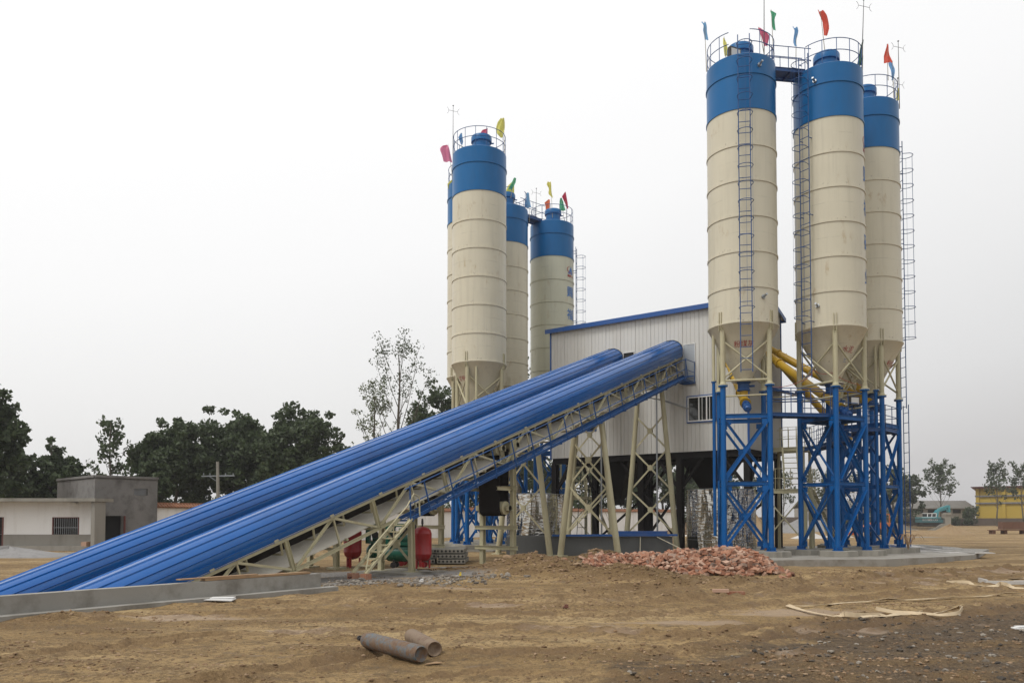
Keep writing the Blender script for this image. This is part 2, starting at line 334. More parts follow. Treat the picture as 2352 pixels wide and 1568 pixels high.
# ------------------------------------------------------------------ silos
ZB, ZJ, ZBL, ZTOP, ZF, ZCB = .36, 10.48, 20.0, 22.5, 7.74, 8.11
SEG = (ZBL-ZJ)/6
RS = 1.54
def silo(x, y, label, legrot, shell=None, ladder=None, railgap=None, neck_az=0, pipe_az=None, cone_txt=None, letters=None, group='cement silos of the batching plant'):
    t = thing('silo', label, 'silo', (x, y, 0), 0, group)
    n = 72
    # cream shell with stiffening rings
    b = MB(); prof = [(RS, ZJ)]
    for k in range(1, 6):
        z = ZJ+SEG*k; prof += [(RS, z-.07), (RS+.035, z-.065), (RS+.035, z+.02), (RS, z+.03)]
    prof += [(RS, ZBL)]
    b.lathe(prof, n); b.build('shell', shell or CREAM, t)
    b = MB(); prof = [(RS+.001, ZBL), (RS+.035, ZBL+.005), (RS+.035, ZBL+.09), (RS+.002, ZBL+.10), (RS+.002, ZBL+SEG), (RS+.04, ZBL+SEG+.005), (RS+.04, ZBL+SEG+.09), (RS+.002, ZBL+SEG+.1), (RS+.002, ZTOP), (RS-.03, ZTOP+.03), (.5, ZTOP+.32), (0, ZTOP+.33)]
    b.lathe(prof, n); b.build('top_section', SBLUE, t)
    b = MB(); b.lathe([(.33, ZCB), (.34, ZCB+.02), (.92, (ZCB+ZJ)/2-.05), (.925, (ZCB+ZJ)/2-.03), (RS+.03, ZJ-.04), (RS+.045, ZJ-.03), (RS+.045, ZJ+.02), (RS, ZJ+.03)], n)
    b.lathe([(.55, ZCB-.07), (.55, ZCB-.02), (.3, ZCB)], 24)
    cone = b.build('cone', CREAM, t)
    b = MB(); b.lathe([(.24, ZCB-.5), (.3, ZCB-.48), (.3, ZCB-.42), (.26, ZCB-.4), (.26, ZCB-.16), (.31, ZCB-.14), (.31, ZCB-.07)], 20)
    b.tube((.2, -.1, ZCB-.28), (.45, -.2, ZCB-.28), .05); b.build('valve', DBLUE, t)
    # four legs: cream post on a blue post
    rl = 1.42; pos = [Vector((rl*math.cos(R(legrot+90*k)), rl*math.sin(R(legrot+90*k)), 0)) for k in range(4)]
    for p in pos:
        d = p.normalized(); tg = Vector((-d.y, d.x, 0))
        b = MB(); b.tube(p+Vector((0, 0, ZF)), p+Vector((0, 0, ZJ-.25)), .115, n=14); b.tube(p+Vector((0, 0, ZF)), p+Vector((0, 0, ZF+.05)), .21, n=16)
        b.tube(p+Vector((0, 0, ZF+.05)), p+Vector((0, 0, ZF+.16)), .15, .115, n=14)
        b.tube(p+Vector((0, 0, ZJ-.25)), p+d*-.12+Vector((0, 0, ZJ-.02)), .115, .02, n=14)
        for q in (-.06, .06): b.box(p+d*.09+tg*q+Vector((0, 0, ZJ+.12)), (.02, .16, .85), math.atan2(d.y, d.x)-math.pi/2)
        b.build('leg', CREAM2, t)
        b = MB(); b.tube(p+Vector((0, 0, ZB)), p+Vector((0, 0, ZF-.003)), .12, n=14); b.tube(p+Vector((0, 0, ZF-.055)), p+Vector((0, 0, ZF-.004)), .21, n=16)
        b.tube(p+Vector((0, 0, ZB)), p+Vector((0, 0, ZB+.03)), .24, n=16)
        for k in range(8):
            a = k*math.pi/4+.2; q = Vector((math.cos(a), math.sin(a), 0)); b.bar(p+q*.12+Vector((0, 0, ZB+.1)), p+q*.2+Vector((0, 0, ZB+.1)), .012, .14)
        b.build('leg', LBLUE, t)
    # bracing
    b = MB(); c = MB()
    for k in range(4):
        p, q = pos[k], pos[(k+1) % 4]; d = (q-p).normalized(); nr = Vector((d.y, -d.x, 0)); Z = lambda z: Vector((0, 0, z))
        if nr.dot(p) < 0: nr = -nr
        p1, q1 = p+d*.12, q-d*.12
        for z0, z1 in ((.62, 3.15), (3.6, 6.1)):
            for A, B, s_ in ((p1, q1, .045), (q1, p1, -.045)):
                b.angle(A+Z(z0)+nr*s_, B+Z(z1)+nr*s_, .11, .014, up=nr)
                for e_, z_ in ((A, z0), (B, z1)): b.box(e_+Z(z_)+(d*.1 if e_ is p1 else -d*.1)+nr*s_, (.26, .012, .24), math.atan2(d.y, d.x))
            b.disc((p+q)/2+Z((z0+z1)/2), nr, .17, .03)
        b.channel(p1+Z(3.37), q1+Z(3.37), .08, .13); b.channel(p1+Z(6.36), q1+Z(6.36), .1, .2)
        c.tube(p+Z(8.05), q+Z(9.75), .045, n=8); c.tube(q+Z(8.05)+nr*.02, p+Z(9.75)+nr*.02, .045, n=8)
    b.build('bracing', LBLUE, t)
    c.tube(pos[2]+Vector((0, 0, 7.95)), pos[3]+Vector((0, 0, 7.98)), .05, n=8); c.tube(pos[2]+Vector((0, 0, 7.25)), pos[3]+Vector((0, 0, 7.3)), .04, n=8)
    c.build('brace_tubes', CREAM2, t)
    # filter stack on top
    b = MB(); b.lathe([(.52, ZTOP+.05), (.52, ZTOP+.98), (.6, ZTOP+1.0), (.6, ZTOP+1.28), (.57, ZTOP+1.34), (0, ZTOP+1.42)], 28, (0.1, .35, 0))
    b.lathe([(.54, ZTOP+.52), (.55, ZTOP+.54), (.54, ZTOP+.56)], 28, (0.1, .35, 0)); b.tube((.65, .3, ZTOP+.95), (.82, .3, ZTOP+.95), .04); b.build('dust_filter', SBLUE, t)
    b = MB(); b.path([(-.6+.07*math.cos(a), -.7, ZTOP+.2+.07*math.sin(a)) for a in np.linspace(0, math.pi, 6)], .02, 6); b.build('lifting_eye', SBLUE, t)
    # railing
    b = MB(); rr = RS-.05; gap = railgap or (0, 0); m = 0
    seg = [a for a in range(0, 361, 6)]
    def ok(a): return not (gap[0] < a % 360 < gap[1])
    for zz in (1.12, .58):
        run = []
        for a in seg+[None]:
            if a is None or not ok(a):
                if len(run) > 1: b.path(run, .018, 6)
                run = []
            else: run.append((rr*math.cos(R(a)), rr*math.sin(R(a)), ZTOP+zz))
    for a in range(0, 360, 24):
        if ok(a): b.tube((rr*math.cos(R(a)), rr*math.sin(R(a)), ZTOP-.02), (rr*math.cos(R(a)), rr*math.sin(R(a)), ZTOP+1.12), .016, n=6)
    b.build('railing', DBLUE, t)
    if ladder:
        az, z0, z1, h0, h1 = ladder[:5]; a = R(az); d = Vector((math.cos(a), math.sin(a), 0)); tg = Vector((-d.y, d.x, 0))
        b = MB(); base = d*(RS+.2)
        for q in (-.25, .25): b.tube(base+tg*q+Vector((0, 0, z0)), base+tg*q+Vector((0, 0, z1)), .022, n=6)
        z = z0+.1
        while z < z1: b.tube(base-tg*.25+Vector((0, 0, z)), base+tg*.25+Vector((0, 0, z)), .016, n=6); z += .5
        for z in (z1-.3, ZBL-.8, (ZBL+ZJ)/2+.4, ZJ+.25):
            for q in (-.25, .25): b.tube(base+tg*q+Vector((0, 0, z)), d*RS*.99+tg*q+Vector((0, 0, z)), .02, n=6)
        b.build('ladder', DBLUE, t)
        b = MB(); z = h0; cen = base+d*.32
        while z <= h1:
            b.path([base+tg*.25+Vector((0, 0, z))]+[cen+(tg*math.cos(u)+d*math.sin(u))*.33+Vector((0, 0, z)) for u in np.linspace(.1, math.pi-.1, 9)]+[base-tg*.25+Vector((0, 0, z))], .016, 6); z += .78
        for u in (.5, math.pi/2, math.pi-.5):
            q = cen+(tg*math.cos(u)+d*math.sin(u))*.33; b.tube(q+Vector((0, 0, h0)), q+Vector((0, 0, z-.78)), .006, n=5)
        b.build('safety_cage', DBLUE, t)
        if len(ladder) > 5:
            b = MB(); base = d*(RS+.30)
            for q in (-.25, .25): b.tube(base+tg*q+Vector((0, 0, ladder[5])), base+tg*q+Vector((0, 0, z0+.2)), .022, n=6)
            z = ladder[5]+.2
            while z < z0: b.tube(base-tg*.25+Vector((0, 0, z)), base+tg*.25+Vector((0, 0, z)), .016, n=6); z += .5
            b.build('ladder', DBLUE, t)
    if pipe_az is not None:
        a = R(pipe_az); d = Vector((math.cos(a), math.sin(a), 0))*1.38; ZF_, ZT_ = 8.05, ZJ-.1
        b = MB(); b.tube(d+Vector((0, 0, ZF_)), d+Vector((0, 0, ZT_)), .07, n=10); b.tube(d+Vector((0, 0, ZF_)), d+Vector((0, 0, ZF_+.04)), .12, n=12); b.tube(d+Vector((0, 0, ZT_)), d*.95+Vector((0, 0, ZT_+.12)), .07, .02, n=10); b.build('filling_pipe', CREAM2, t)
        b = MB(); b.tube(d+Vector((0, 0, 1.0)), d+Vector((0, 0, ZF_-.01)), .075, n=10); b.tube(d+Vector((0, 0, ZF_-.05)), d+Vector((0, 0, ZF_-.01)), .12, n=12)
        b.tube(d+Vector((0, 0, 1.6)), d*.8+Vector((0, 0, 1.6)), .02, n=6); b.build('filling_pipe', LBLUE, t)
    def onc(az, zc, off=.014):
        def f(x_, y_):
            z = zc+y_; r = RS+off if z > ZJ else .34+(RS+.03-.34)*(z-ZCB)/(ZJ-.04-ZCB)+off+.02
            a = R(az)+x_/r; return Vector((r*math.cos(a), r*math.sin(a), z))
        return f
    if cone_txt:
        for s_, az, z, sz, mt in cone_txt: glyphs('lettering', s_, sz, mt, onc(az, z), t, .0)
    if letters is not None:
        az = letters
        polyglyph('emblem', [[(-.02, -.3), (.28, -.3), (.06, .32)], [(-.06, -.3), (-.3, -.3), (.02, .2), (.04, .05)]], BLUEINK, onc(az, ZBL-.85), t)
        ring = []
        for k in range(14):
            a0, a1 = R(100+k*15), R(100+(k+1)*15); w0, w1 = .01+.05*math.sin(math.pi*k/14), .01+.05*math.sin(math.pi*(k+1)/14)
            ring.append([((.4-w0)*math.cos(a0), (.24-w0)*math.sin(a0)), ((.4)*math.cos(a0), .24*math.sin(a0)), (.4*math.cos(a1), .24*math.sin(a1)), ((.4-w1)*math.cos(a1), (.24-w1)*math.sin(a1))][::-1])
        polyglyph('emblem', ring, REDINK, onc(az, ZBL-.85, .018), t)
        glyphs('lettering', '赐福砼业', .17, REDINK, onc(az, ZBL-1.3), t, .006)
        for k, ch in enumerate('赐福砼业'): glyphs('lettering', ch, .8, BLUEINK, onc(az, ZBL-SEG*(1.55+k*1.0)), t, .012)
    return t
S = {}
S['R1'] = silo(10.61, 36.7, 'nearest silo right of the conveyors, with a caged ladder down its front', 35, ladder=(258.5, 8.2, ZTOP+.75, 10.95, ZTOP+.3), railgap=(236, 268), pipe_az=182, cone_txt=[('粉煤灰', 255.5, 9.55, .30, REDINK)])
S['R2'] = silo(14.90, 37.35, 'silo with a caged ladder on its left side, second from left in the right cluster', -15, ladder=(212, 8.15, ZTOP+.6, 10.9, ZTOP+.3), railgap=(130, 205), cone_txt=[('水泥', 290, 9.45, .32, REDINK), ('三', 290, 9.0, .18, BLUEINK)], letters=334)
S['R3'] = silo(18.03, 40.4, 'rightmost silo, partly behind its neighbour, with a caged ladder standing free on its right side', -2, ladder=(2, 7.3, 20.9, 10.9, 20.8, .4), pipe_az=None, cone_txt=[('粉煤', 310, 9.4, .32, REDINK), ('二', 308, 9.0, .16, BLUEINK)])
S['R4'] = silo(18.9, 44.6, 'silo hidden behind the right cluster, only its blue legs and braces showing', 20)
S['L1'] = silo(-1.87, 45.6, 'tall silo at the front of the left cluster, standing just behind the far conveyor', 65, pipe_az=266, neck_az=0, cone_txt=[('矿粉', 218, 9.6, .30, REDINK)])
S['L0'] = silo(-2.5, 50.0, 'silo showing only as a sliver behind the left edge of the front left silo', 40)
S['L2'] = silo(-.47, 53.9, 'silo half hidden behind the front left silo, joined by a top walkway', 10, railgap=(290, 330))
S['L3'] = silo(2.85, 56.8, 'silo behind the white building with blue characters and a caged ladder on its right edge', 30, shell=CREAMG, ladder=(-12, 8.2, 20.9, 10.9, 20.8), letters=324)
# filling pipe of the rightmost silo in front of it
d = Vector((-.3, -1.35, 0))
b = MB(); b.tube(d+Vector((0, 0, 1.0)), d+Vector((0, 0, 8.05)), .08); b.tube(d+Vector((0, 0, 8.0)), d+Vector((0, 0, 8.05)), .14); b.build('filling_pipe', LBLUE, S['R3'])
b = MB(); b.tube(d+Vector((0, 0, 8.05)), d+Vector((0, 0, ZJ-.1)), .07); b.build('filling_pipe', CREAM2, S['R3'])
# ------------------------------------------------------------------ slab and pads under the silos
b = MB(); fr = [G(1500, 1291, .12), G(1700, 1288, .12), G(1805, 1285.5, .12), G(2034, 1283.5, .12), G(2168, 1278, .12), G(2236, 1273.5, .12)]
bk = [(26.0, 44), (23, 50), (14, 48), (9, 40)]
b.prism([(p.x, p.y) for p in fr]+bk, -.4, .12); SLABM = paint('stained_slab', (.27, .255, .225), .85, (.10, .072, .045), 1.0, .8, streak=False, bmp=.5, var=.2); tag(b.build('concrete_slab', SLABM, smooth=0), kind='structure')
b = MB(); b.prism([(-5.2, 44), (-1, 43), (1, 44), (4, 57), (3, 60), (-3, 56), (-5, 51)], -.3, .1); tag(b.build('concrete_slab', CONC, smooth=0), kind='structure')
PADW = {'R1': 'concrete footing under the legs of the nearest right silo', 'R2': 'concrete footing under the legs of the silo with the left-hand ladder', 'R3': 'concrete footing under the legs of the rightmost silo',
        'R4': 'concrete footing under the hidden rear silo of the right cluster', 'L1': 'concrete footing under the front silo of the left cluster', 'L0': 'concrete footing under the leftmost rear silo', 'L2': 'concrete footing under the middle rear silo of the left cluster', 'L3': 'concrete footing under the silo behind the white building'}
for k in S:
    t = S[k]; cx, cy = t.location[:2]
    lr = {'R1': 35, 'R2': -15, 'R3': -2, 'R4': 20, 'L1': 65, 'L0': 40, 'L2': 10, 'L3': 30}[k]
    r_ = thing('footing', PADW[k], 'footing', (cx, cy, .12), 0, 'concrete footings under the silos')
    for j in range(4):
        a = R(lr+90*j); x_, y_ = 1.42*math.cos(a), 1.42*math.sin(a)
        b = MB(); b.prism([(x_+.86*math.cos(R(22.5+45*m)+a), y_+.86*math.sin(R(22.5+45*m)+a)) for m in range(8)], -.05+.001*j, .235+.002*j); b.build('pad', CONC, r_, smooth=0)
# ------------------------------------------------------------------ batching house (local frame: x = along the front, y = inwards)
HW, V0, V1, ZL, ZE, ZR = 6.15, 5.1, 10.4, 5.41, 13.2, 14.0
house = thing('batching_house', 'big white sheet-clad house on black steel columns where the two conveyors end', 'building', tuple(O), RZ)
def wallsheet(u0, u1, v, depth=.012, pitch=.24, bold=4, inward=1, axis='u', z0=ZL, ztop=lambda q: ZE, rib=False):
    pr = []; u = u0; k = 0
    while u < u1-.02:
        if rib: pr += [(u, 0), (u+.05, 0), (u+.07, -.035), (u+.12, -.035), (u+.14, 0)]; u += .2
        else:
            g = .04 if k % bold == 0 else .02; d_ = .035 if k % bold == 0 else .016
            pr += [(u+.001, 0), (u+g/2, d_), (u+g, 0)]; u += pitch
        k += 1
    pr.append((u1, 0)); b = MB(); n = len(pr)
    def pt(q, z): return (q[0], v+q[1]*inward, z) if axis == 'u' else (v+q[1]*inward, q[0], z)
    b.add([pt(q, z0) for q in pr]+[pt(q, ztop(q[0])) for q in pr], [(i, i+1, n+i+1, n+i) for i in range(n-1)]); return b
gab = lambda q: ZE+(ZR-ZE)*(1-abs((q-(V0+V1)/2)/((V1-V0)/2)))
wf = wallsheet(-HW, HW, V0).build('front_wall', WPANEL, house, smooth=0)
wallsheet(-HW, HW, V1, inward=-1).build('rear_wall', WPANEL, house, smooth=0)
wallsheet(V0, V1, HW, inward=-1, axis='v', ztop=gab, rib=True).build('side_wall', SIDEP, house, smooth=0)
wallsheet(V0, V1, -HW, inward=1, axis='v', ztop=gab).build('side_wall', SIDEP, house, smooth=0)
b = MB()
vm = (V0+V1)/2; ov = .22; sl = (ZR-ZE)/((V1-V0)/2)
for s_, va in ((1, V0-ov), (-1, V1+ov)):
    za = ZE-ov*sl+.02
    b.add([(-HW-ov, va, za), (HW+ov, va, za), (HW+ov, vm, ZR+.02), (-HW-ov, vm, ZR+.02), (-HW-ov, va, za+.1), (HW+ov, va, za+.1), (HW+ov, vm, ZR+.12), (-HW-ov, vm, ZR+.12)], [(0, 3, 2, 1), (4, 5, 6, 7), (0, 1, 5, 4), (3, 7, 6, 2), (0, 4, 7, 3), (1, 2, 6, 5)])
b.build('roof', GALV, house, smooth=0)
b = MB(); za = ZE-ov*sl
b.bb(-HW-ov-.03, HW+ov+.03, V0-ov-.05, V0-ov-.003, za-.1, za+.16); b.bb(-HW-ov-.03, HW+ov+.03, V1+ov+.003, V1+ov+.05, za-.1, za+.16)
for s_ in (-1, 1):
    for va in (V0-ov, V1+ov): b.bar((s_*(HW+ov+.02), va, za+.02), (s_*(HW+ov+.02), vm, ZR+.02), .04, .22)
for s_ in (-1, 1): b.bb(s_*HW-.05, s_*HW+.05, V0-.03, V0+.06, ZL-.05, ZE-.02)
b.bb(HW-.05, HW+.05, V1-.06, V1+.03, ZL-.05, ZE-.02); b.build('trim', TRIM, house, smooth=0)
# underside, columns, knee braces
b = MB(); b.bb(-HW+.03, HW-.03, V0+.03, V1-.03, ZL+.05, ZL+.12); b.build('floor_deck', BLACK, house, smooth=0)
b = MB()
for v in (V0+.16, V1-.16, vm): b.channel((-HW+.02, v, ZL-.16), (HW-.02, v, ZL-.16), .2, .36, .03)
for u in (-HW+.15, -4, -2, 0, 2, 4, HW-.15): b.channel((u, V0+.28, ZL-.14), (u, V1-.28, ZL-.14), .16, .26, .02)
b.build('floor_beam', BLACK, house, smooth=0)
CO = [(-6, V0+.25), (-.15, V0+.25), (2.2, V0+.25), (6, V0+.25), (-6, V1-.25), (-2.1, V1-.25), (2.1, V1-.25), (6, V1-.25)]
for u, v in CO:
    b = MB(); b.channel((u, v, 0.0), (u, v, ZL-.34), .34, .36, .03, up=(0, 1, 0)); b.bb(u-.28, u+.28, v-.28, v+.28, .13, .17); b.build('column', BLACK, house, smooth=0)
def brace(*a):
    b = MB(); b.bar(*a); b.build('knee_brace', BLACK, house, smooth=0)
for u, v in CO:
    for d in (-1, 1):
        if abs(u+d*1.1) < HW: brace((u+d*.14, v, ZL-1.9), (u+d*1.3, v, ZL-.36), .14, .14)
        dv = 1 if v < vm else -1
    brace((u, v+dv*.14, ZL-2.0), (u, v+dv*1.5, ZL-.36), .13, .13)
for u0, v0, u1, v1, z0, z1 in ((-.15, V0+.25, 2.2, V0+.25, .3, 3.4), (2.2, V1-.25, 6, V1-.25, .3, 3.4), (-6, V1-.25, -2.1, V1-.25, .3, 3.4), (2.2, V0+.25, -.15, V0+.25, .3, 3.4)):
    brace((u0, v0, z0), (u1, v1, z1), .12, .12)
brace((2.1, V1-.25, 3.4), (6, V1-.25, 3.4), .12, .12); brace((-6, V1-.25, 3.4), (-2.1, V1-.25, 3.4), .12, .12)
for u in (-2.85, 3.1):
    b = MB(); z0, z1 = 3.0, ZL-.3
    b.add([(u+sx*a, 7.6+sy*a, z) for z, a in ((z0, .28), (z1, 1.35)) for sx, sy in ((-1, -1), (1, -1), (1, 1), (-1, 1))], [(0, 3, 2, 1), (0, 1, 5, 4), (1, 2, 6, 5), (2, 3, 7, 6), (3, 0, 4, 7), (4, 5, 6, 7)])
    b.bb(u-.24, u+.24, 7.36, 7.84, 2.6, 3.0); b.build('hopper', BLACK, house, smooth=0)
# window on the front
w_ = MB(); y0 = V0-.02
w_.bb(2.74, 4.43, y0-.05, y0, 6.95, 7.01); w_.bb(2.74, 4.43, y0-.05, y0, 8.37, 8.43); w_.bb(2.74, 2.80, y0-.05, y0, 7.01, 8.37); w_.bb(4.37, 4.43, y0-.05, y0, 7.01, 8.37)
win = w_.build('window', TRIM, house, smooth=0)
w_ = MB(); w_.bb(2.80, 4.37, y0-.07, y0-.01, 7.01, 7.08); w_.bb(2.80, 4.37, y0-.07, y0-.01, 8.30, 8.37)
for u in (2.80, 3.42, 3.86, 4.30): w_.bb(u, u+.07, y0-.065, y0-.01, 7.08, 8.30)
for u in (3.62, 4.05): w_.bb(u, u+.03, y0-.05, y0-.01, 7.08, 8.30)
w_.build('frame', WFRAME, win, smooth=0)
w_ = MB(); w_.bb(2.80, 4.37, y0-.03, y0-.012, 7.02, 8.36); w_.build('pane', GLASS, win, smooth=0)
# doors beside each conveyor head
for uc, op in ((1.77, 0), (-1.92, 1)):
    a = uc+.80; z0, z1 = 9.15, 11.25
    d_ = MB(); d_.bb(a-.03, a, V0-.05, V0-.004, z0, z1); d_.bb(a+.66, a+.69, V0-.05, V0-.004, z0, z1); d_.bb(a-.03, a+.69, V0-.05, V0-.004, z1, z1+.04); dr = d_.build('door_frame', WFRAME, house, smooth=0)
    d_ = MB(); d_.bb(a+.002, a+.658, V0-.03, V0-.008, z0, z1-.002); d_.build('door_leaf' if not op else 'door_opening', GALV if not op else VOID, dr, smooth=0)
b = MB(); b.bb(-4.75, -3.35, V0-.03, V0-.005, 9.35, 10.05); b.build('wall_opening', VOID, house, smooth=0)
b = MB(); b.bb(-4.0, -2.94, V0-.04, V0-.005, 6.91, 8.3); b.build('window', TRIM, house, smooth=0)
b = MB(); b.bb(-3.94, -3.0, V0-.055, V0-.042, 6.97, 8.24); b.build('pane', GLASS, house, smooth=0)
# awning over the side door
b = MB(); b.add([(HW+.01, 7.9, 8.95), (HW+.01, 10.2, 8.95), (HW+1.5, 10.2, 8.45), (HW+1.5, 7.9, 8.45), (HW+.01, 7.9, 9.03), (HW+.01, 10.2, 9.03), (HW+1.5, 10.2, 8.53), (HW+1.5, 7.9, 8.53)], [(0, 3, 2, 1), (4, 5, 6, 7), (0, 1, 5, 4), (2, 3, 7, 6), (0, 4, 7, 3), (1, 2, 6, 5)])
b.build('awning', TRIM, house, smooth=0)
b = MB()
for v in (8.0, 9.05, 10.1): b.bar((HW+.02, v, 8.4), (HW+1.45, v, 8.36), .06, .06)
b.build('awning_frame', CREAM2, house, smooth=0)
# thin grey pipe running from conveyor to the window
b = MB(); b.path([P(1.0, 3.4, 8.35), P(1.6, 4.4, 8.25), P(2.85, V0-.05, 7.75)], .05, 8); tag(b.build('drain_pipe', GALV), 'thin grey pipe slanting from the near conveyor to the window', 'pipe')
for u_, lb in ((-.95, 'slim grey downpipe standing in the middle of the foil tank'), (2.35, 'slim grey downpipe between the legs of the upper trestle')):
    q = P(u_, 2.2); b = MB(); b.tube((q.x, q.y, .0), (q.x, q.y, 8.4 if u_ > 0 else 6.9), .045); tag(b.build('downpipe', GALV), lb, 'pipe', group='grey downpipes before the batching house')
# ------------------------------------------------------------------ inclined conveyors
TAN = .3540; TH = math.atan(TAN); CT, ST = math.cos(TH), math.sin(TH)
def conveyor(uc, label, stair_lab=None):
    t = thing('conveyor', label, 'conveyor', tuple(P(uc, V0, 0)), RZ, 'covered belt conveyors climbing to the house')
    def C(u, l, h):           # l down the slope from the wall, h square to the slope above the bottom of the cover
        return Vector((u, -l*CT-h*ST*1.0, 10.66-l*ST+h*CT))
    LEN = 38.0
    # cover: smooth barrel with raised seams
    half = [(.735, -.02), (.755, .20), (.745, .40), (.655, .59), (.46, .765), (.19, .875)]
    pts = half+[(-a, b_) for a, b_ in half[::-1]]
    def mid(i):     # bulged midpoint so that the barrel reads round
        (a, b1), (c, d1) = pts[i], pts[i+1]; nx, ny = d1-b1, a-c; l_ = math.hypot(nx, ny); return nx/l_, ny/l_
    # resample with seams
    prof = []
    for i in range(len(pts)-1):
        (a, b1), (c, d1) = pts[i], pts[i+1]; nx, ny = d1-b1, a-c; l_ = math.hypot(nx, ny); nx /= l_; ny /= l_
        prof.append((a+nx*.036, b1+ny*.036, 1))
        for f_ in (.07, .25, .5, .75, .93):
            bl = 4*f_*(1-f_)*.016+(.0 if .1 < f_ < .9 else 0); prof.append((a+(c-a)*f_+nx*bl, b1+(d1-b1)*f_+ny*bl, 0))
    prof.append((*pts[-1], 1)); prof = [(a, b_) for a, b_, _ in prof]
    k_ = 0; l = .02
    while l < LEN-.1:
        l2 = min(l+6.0, LEN); b = MB(); o_ = 1.0+.004*(k_ % 2)
        ring = lambda ll, dz: [C(a*o_, ll if ll > .1 else (.012-b1*o_*ST)/CT, (b1*o_+dz)*(1-.0046*ll)) for a, b1 in prof]
        rs = [ring(l, 0), ring((l+l2)/2, -.004), ring(l2+.03, 0)]; n = len(prof); vs = [p for r in rs for p in r]
        b.add(vs, [(j*n+i, j*n+i+1, (j+1)*n+i+1, (j+1)*n+i) for j in range(2) for i in range(n-1)])
        b.build('cover', COVER, t, smooth=20); l = l2; k_ += 1
    b = MB(); rim = [C(a*1.03, (.03-b1*1.03*ST)/CT, b1*1.03) for a, b1 in pts]; n = len(rim)
    b.path(rim, .018, 6); b.build('cover_rim', DARK, t)
    # truss: chords, posts, diagonals
    b = MB(); W2 = .72; H = 1.02
    for s_ in (-W2, W2):
        b.channel(C(s_, 0, -.06), C(s_, LEN-4, -.06), .06, .12, .012); b.channel(C(s_, 0, -H), C(s_, LEN-5.5, -H), .06, .1, .012)
        l = 0
        while l < LEN-5.6:
            b.channel(C(s_, l+.05, -.1), C(s_, l+.05, -H), .1, .12, .012, up=(0, 1, 0))
            if l+3.5 < LEN-4.5:
                b.angle(C(s_, l+1.72, -.13), C(s_, l+.15, -H+.05), .07, .012); b.angle(C(s_, l+1.78, -.13), C(s_, l+3.4, -H+.05), .07, .012)
                b.angle(C(s_, l+1.75, -.1), C(s_, l+1.75, -H), .05, .01)
            l += 3.5
        l = 1.0
        while l < LEN-5: b.bar(C(s_*1.05, l, -.005), C(s_*1.05, l+.14, -.005), .02, .09); l += 2.1
    l = .1
    while l < LEN-5.6:
        b.bar(C(-W2, l, -H), C(W2, l, -H), .07, .07)
        if l+1.75 < LEN-6: b.bar(C(-W2, l, -H+.02), C(W2, l+1.7, -H+.02), .05, .03)
        l += 1.75
    b.build('truss', CREAM2, t, smooth=0)
    # idler frames
    b = MB(); l = .6
    while l < LEN-2:
        b.bar(C(-.6, l, -.47), C(.6, l, -.47), .05, .05); b.bar(C(-.62, l, -.47), C(-.7, l, -.02), .05, .05); b.bar(C(.62, l, -.47), C(.7, l, -.02), .05, .05)
        if int(l/1.2) % 3 == 0: b.tube(C(-.6, l, -.93), C(.6, l, -.93), .045)
        l += 1.2
    b.build('idlers', CREAM2, t, smooth=0)
    # carrying belt (troughed, black) and dusty return belt
    b = MB(); tr = [(-.52, -.10), (-.3, -.38), (.3, -.38), (.52, -.10)]; vs = [C(a, l, h) for l in (0.1, LEN-3) for a, h in tr]+[C(a, l, h-.06) for l in (0.1, LEN-3) for a, h in tr]
    b.add(vs, [(i, i+1, 5+i, 4+i) for i in range(3)]+[(8+i+1, 8+i, 12+i, 13+i) for i in range(3)]+[(0, 4, 12, 8), (3, 11, 15, 7)]); b.build('carrying_belt', RUBBER, t, smooth=0)
    b = MB(); n1 = 60; rng = random.Random(3); rows = []
    for i in range(n1+1):
        l = .2+(LEN-3.5)*i/n1; sg = .035*math.sin(l*2.6)+rng.uniform(-.012, .012); rows.append([C(a, l, -.76-.34*a+(.05 if abs(a) > .4 else 0)+sg*(1-abs(a))) for a in (-.52, -.42, 0, .42, .52)])
    vs = [p for r in rows for p in r]+[p-Vector((0, 0, .02)) for r in rows for p in r]; q = len(vs)//2
    fs = [(i*5+j, i*5+j+1, (i+1)*5+j+1, (i+1)*5+j) for i in range(n1) for j in range(4)]
    b.add(vs, fs+[tuple(x+q for x in f[::-1]) for f in fs]); b.build('return_belt', BELT, t, smooth=60)
    # walkway with blue railing on the right side
    sE = 22.05; LE = (sE+.325)/CT
    b = MB(); b.channel(C(.80, .3, -H+.02), C(.80, LE, -H+.02), .05, .1, .012); b.channel(C(1.38, 1.3, -H+.02), C(1.38, LE, -H+.02), .05, .1, .012)
    l = .5
    while l < LE: b.bar(C(.6, l, -H-.04), C(1.42, l, -H-.04), .05, .06); l += 1.16
    # expanded-metal deck as thin bars
    l = 1.2
    while l < LE: b.bar(C(.82, l, -H+.03), C(1.36, l, -H+.03), .03, .012); l += .085
    for u in (.95, 1.1, 1.25): b.bar(C(u, 1.2, -H+.022), C(u, LE, -H+.022), .012, .02)
    b.build('walkway', DBLUE, t, smooth=0)
    b = MB()
    for h in (-.02, -.52): b.tube(C(1.4, 1.2, h), C(1.4, LE, h), .02, n=6)
    l = 1.2
    while l < LE+.05:
        b.bar(C(1.4, l, -H), C(1.4, l, -.02), .035, .035); l += 1.27
    b.bar(C(1.4, LE+.05, -H), C(1.4, LE+.05, -H)+Vector((0, -.05, 1.1)), .035, .035)
    b.build('railing', DBLUE, t, smooth=0)
    # level landing at the door
    b = MB(); zl = 9.12
    for q0, q1 in (((.78, -.04), (.78, -1.25)), ((1.48, -.04), (1.48, -1.25)), ((.78, -.65), (1.48, -.65)), ((.78, -.05), (1.48, -.05)), ((.78, -1.25), (1.48, -1.25))): b.channel((q0[0], q0[1], zl), (q1[0], q1[1], zl), .05, .1)
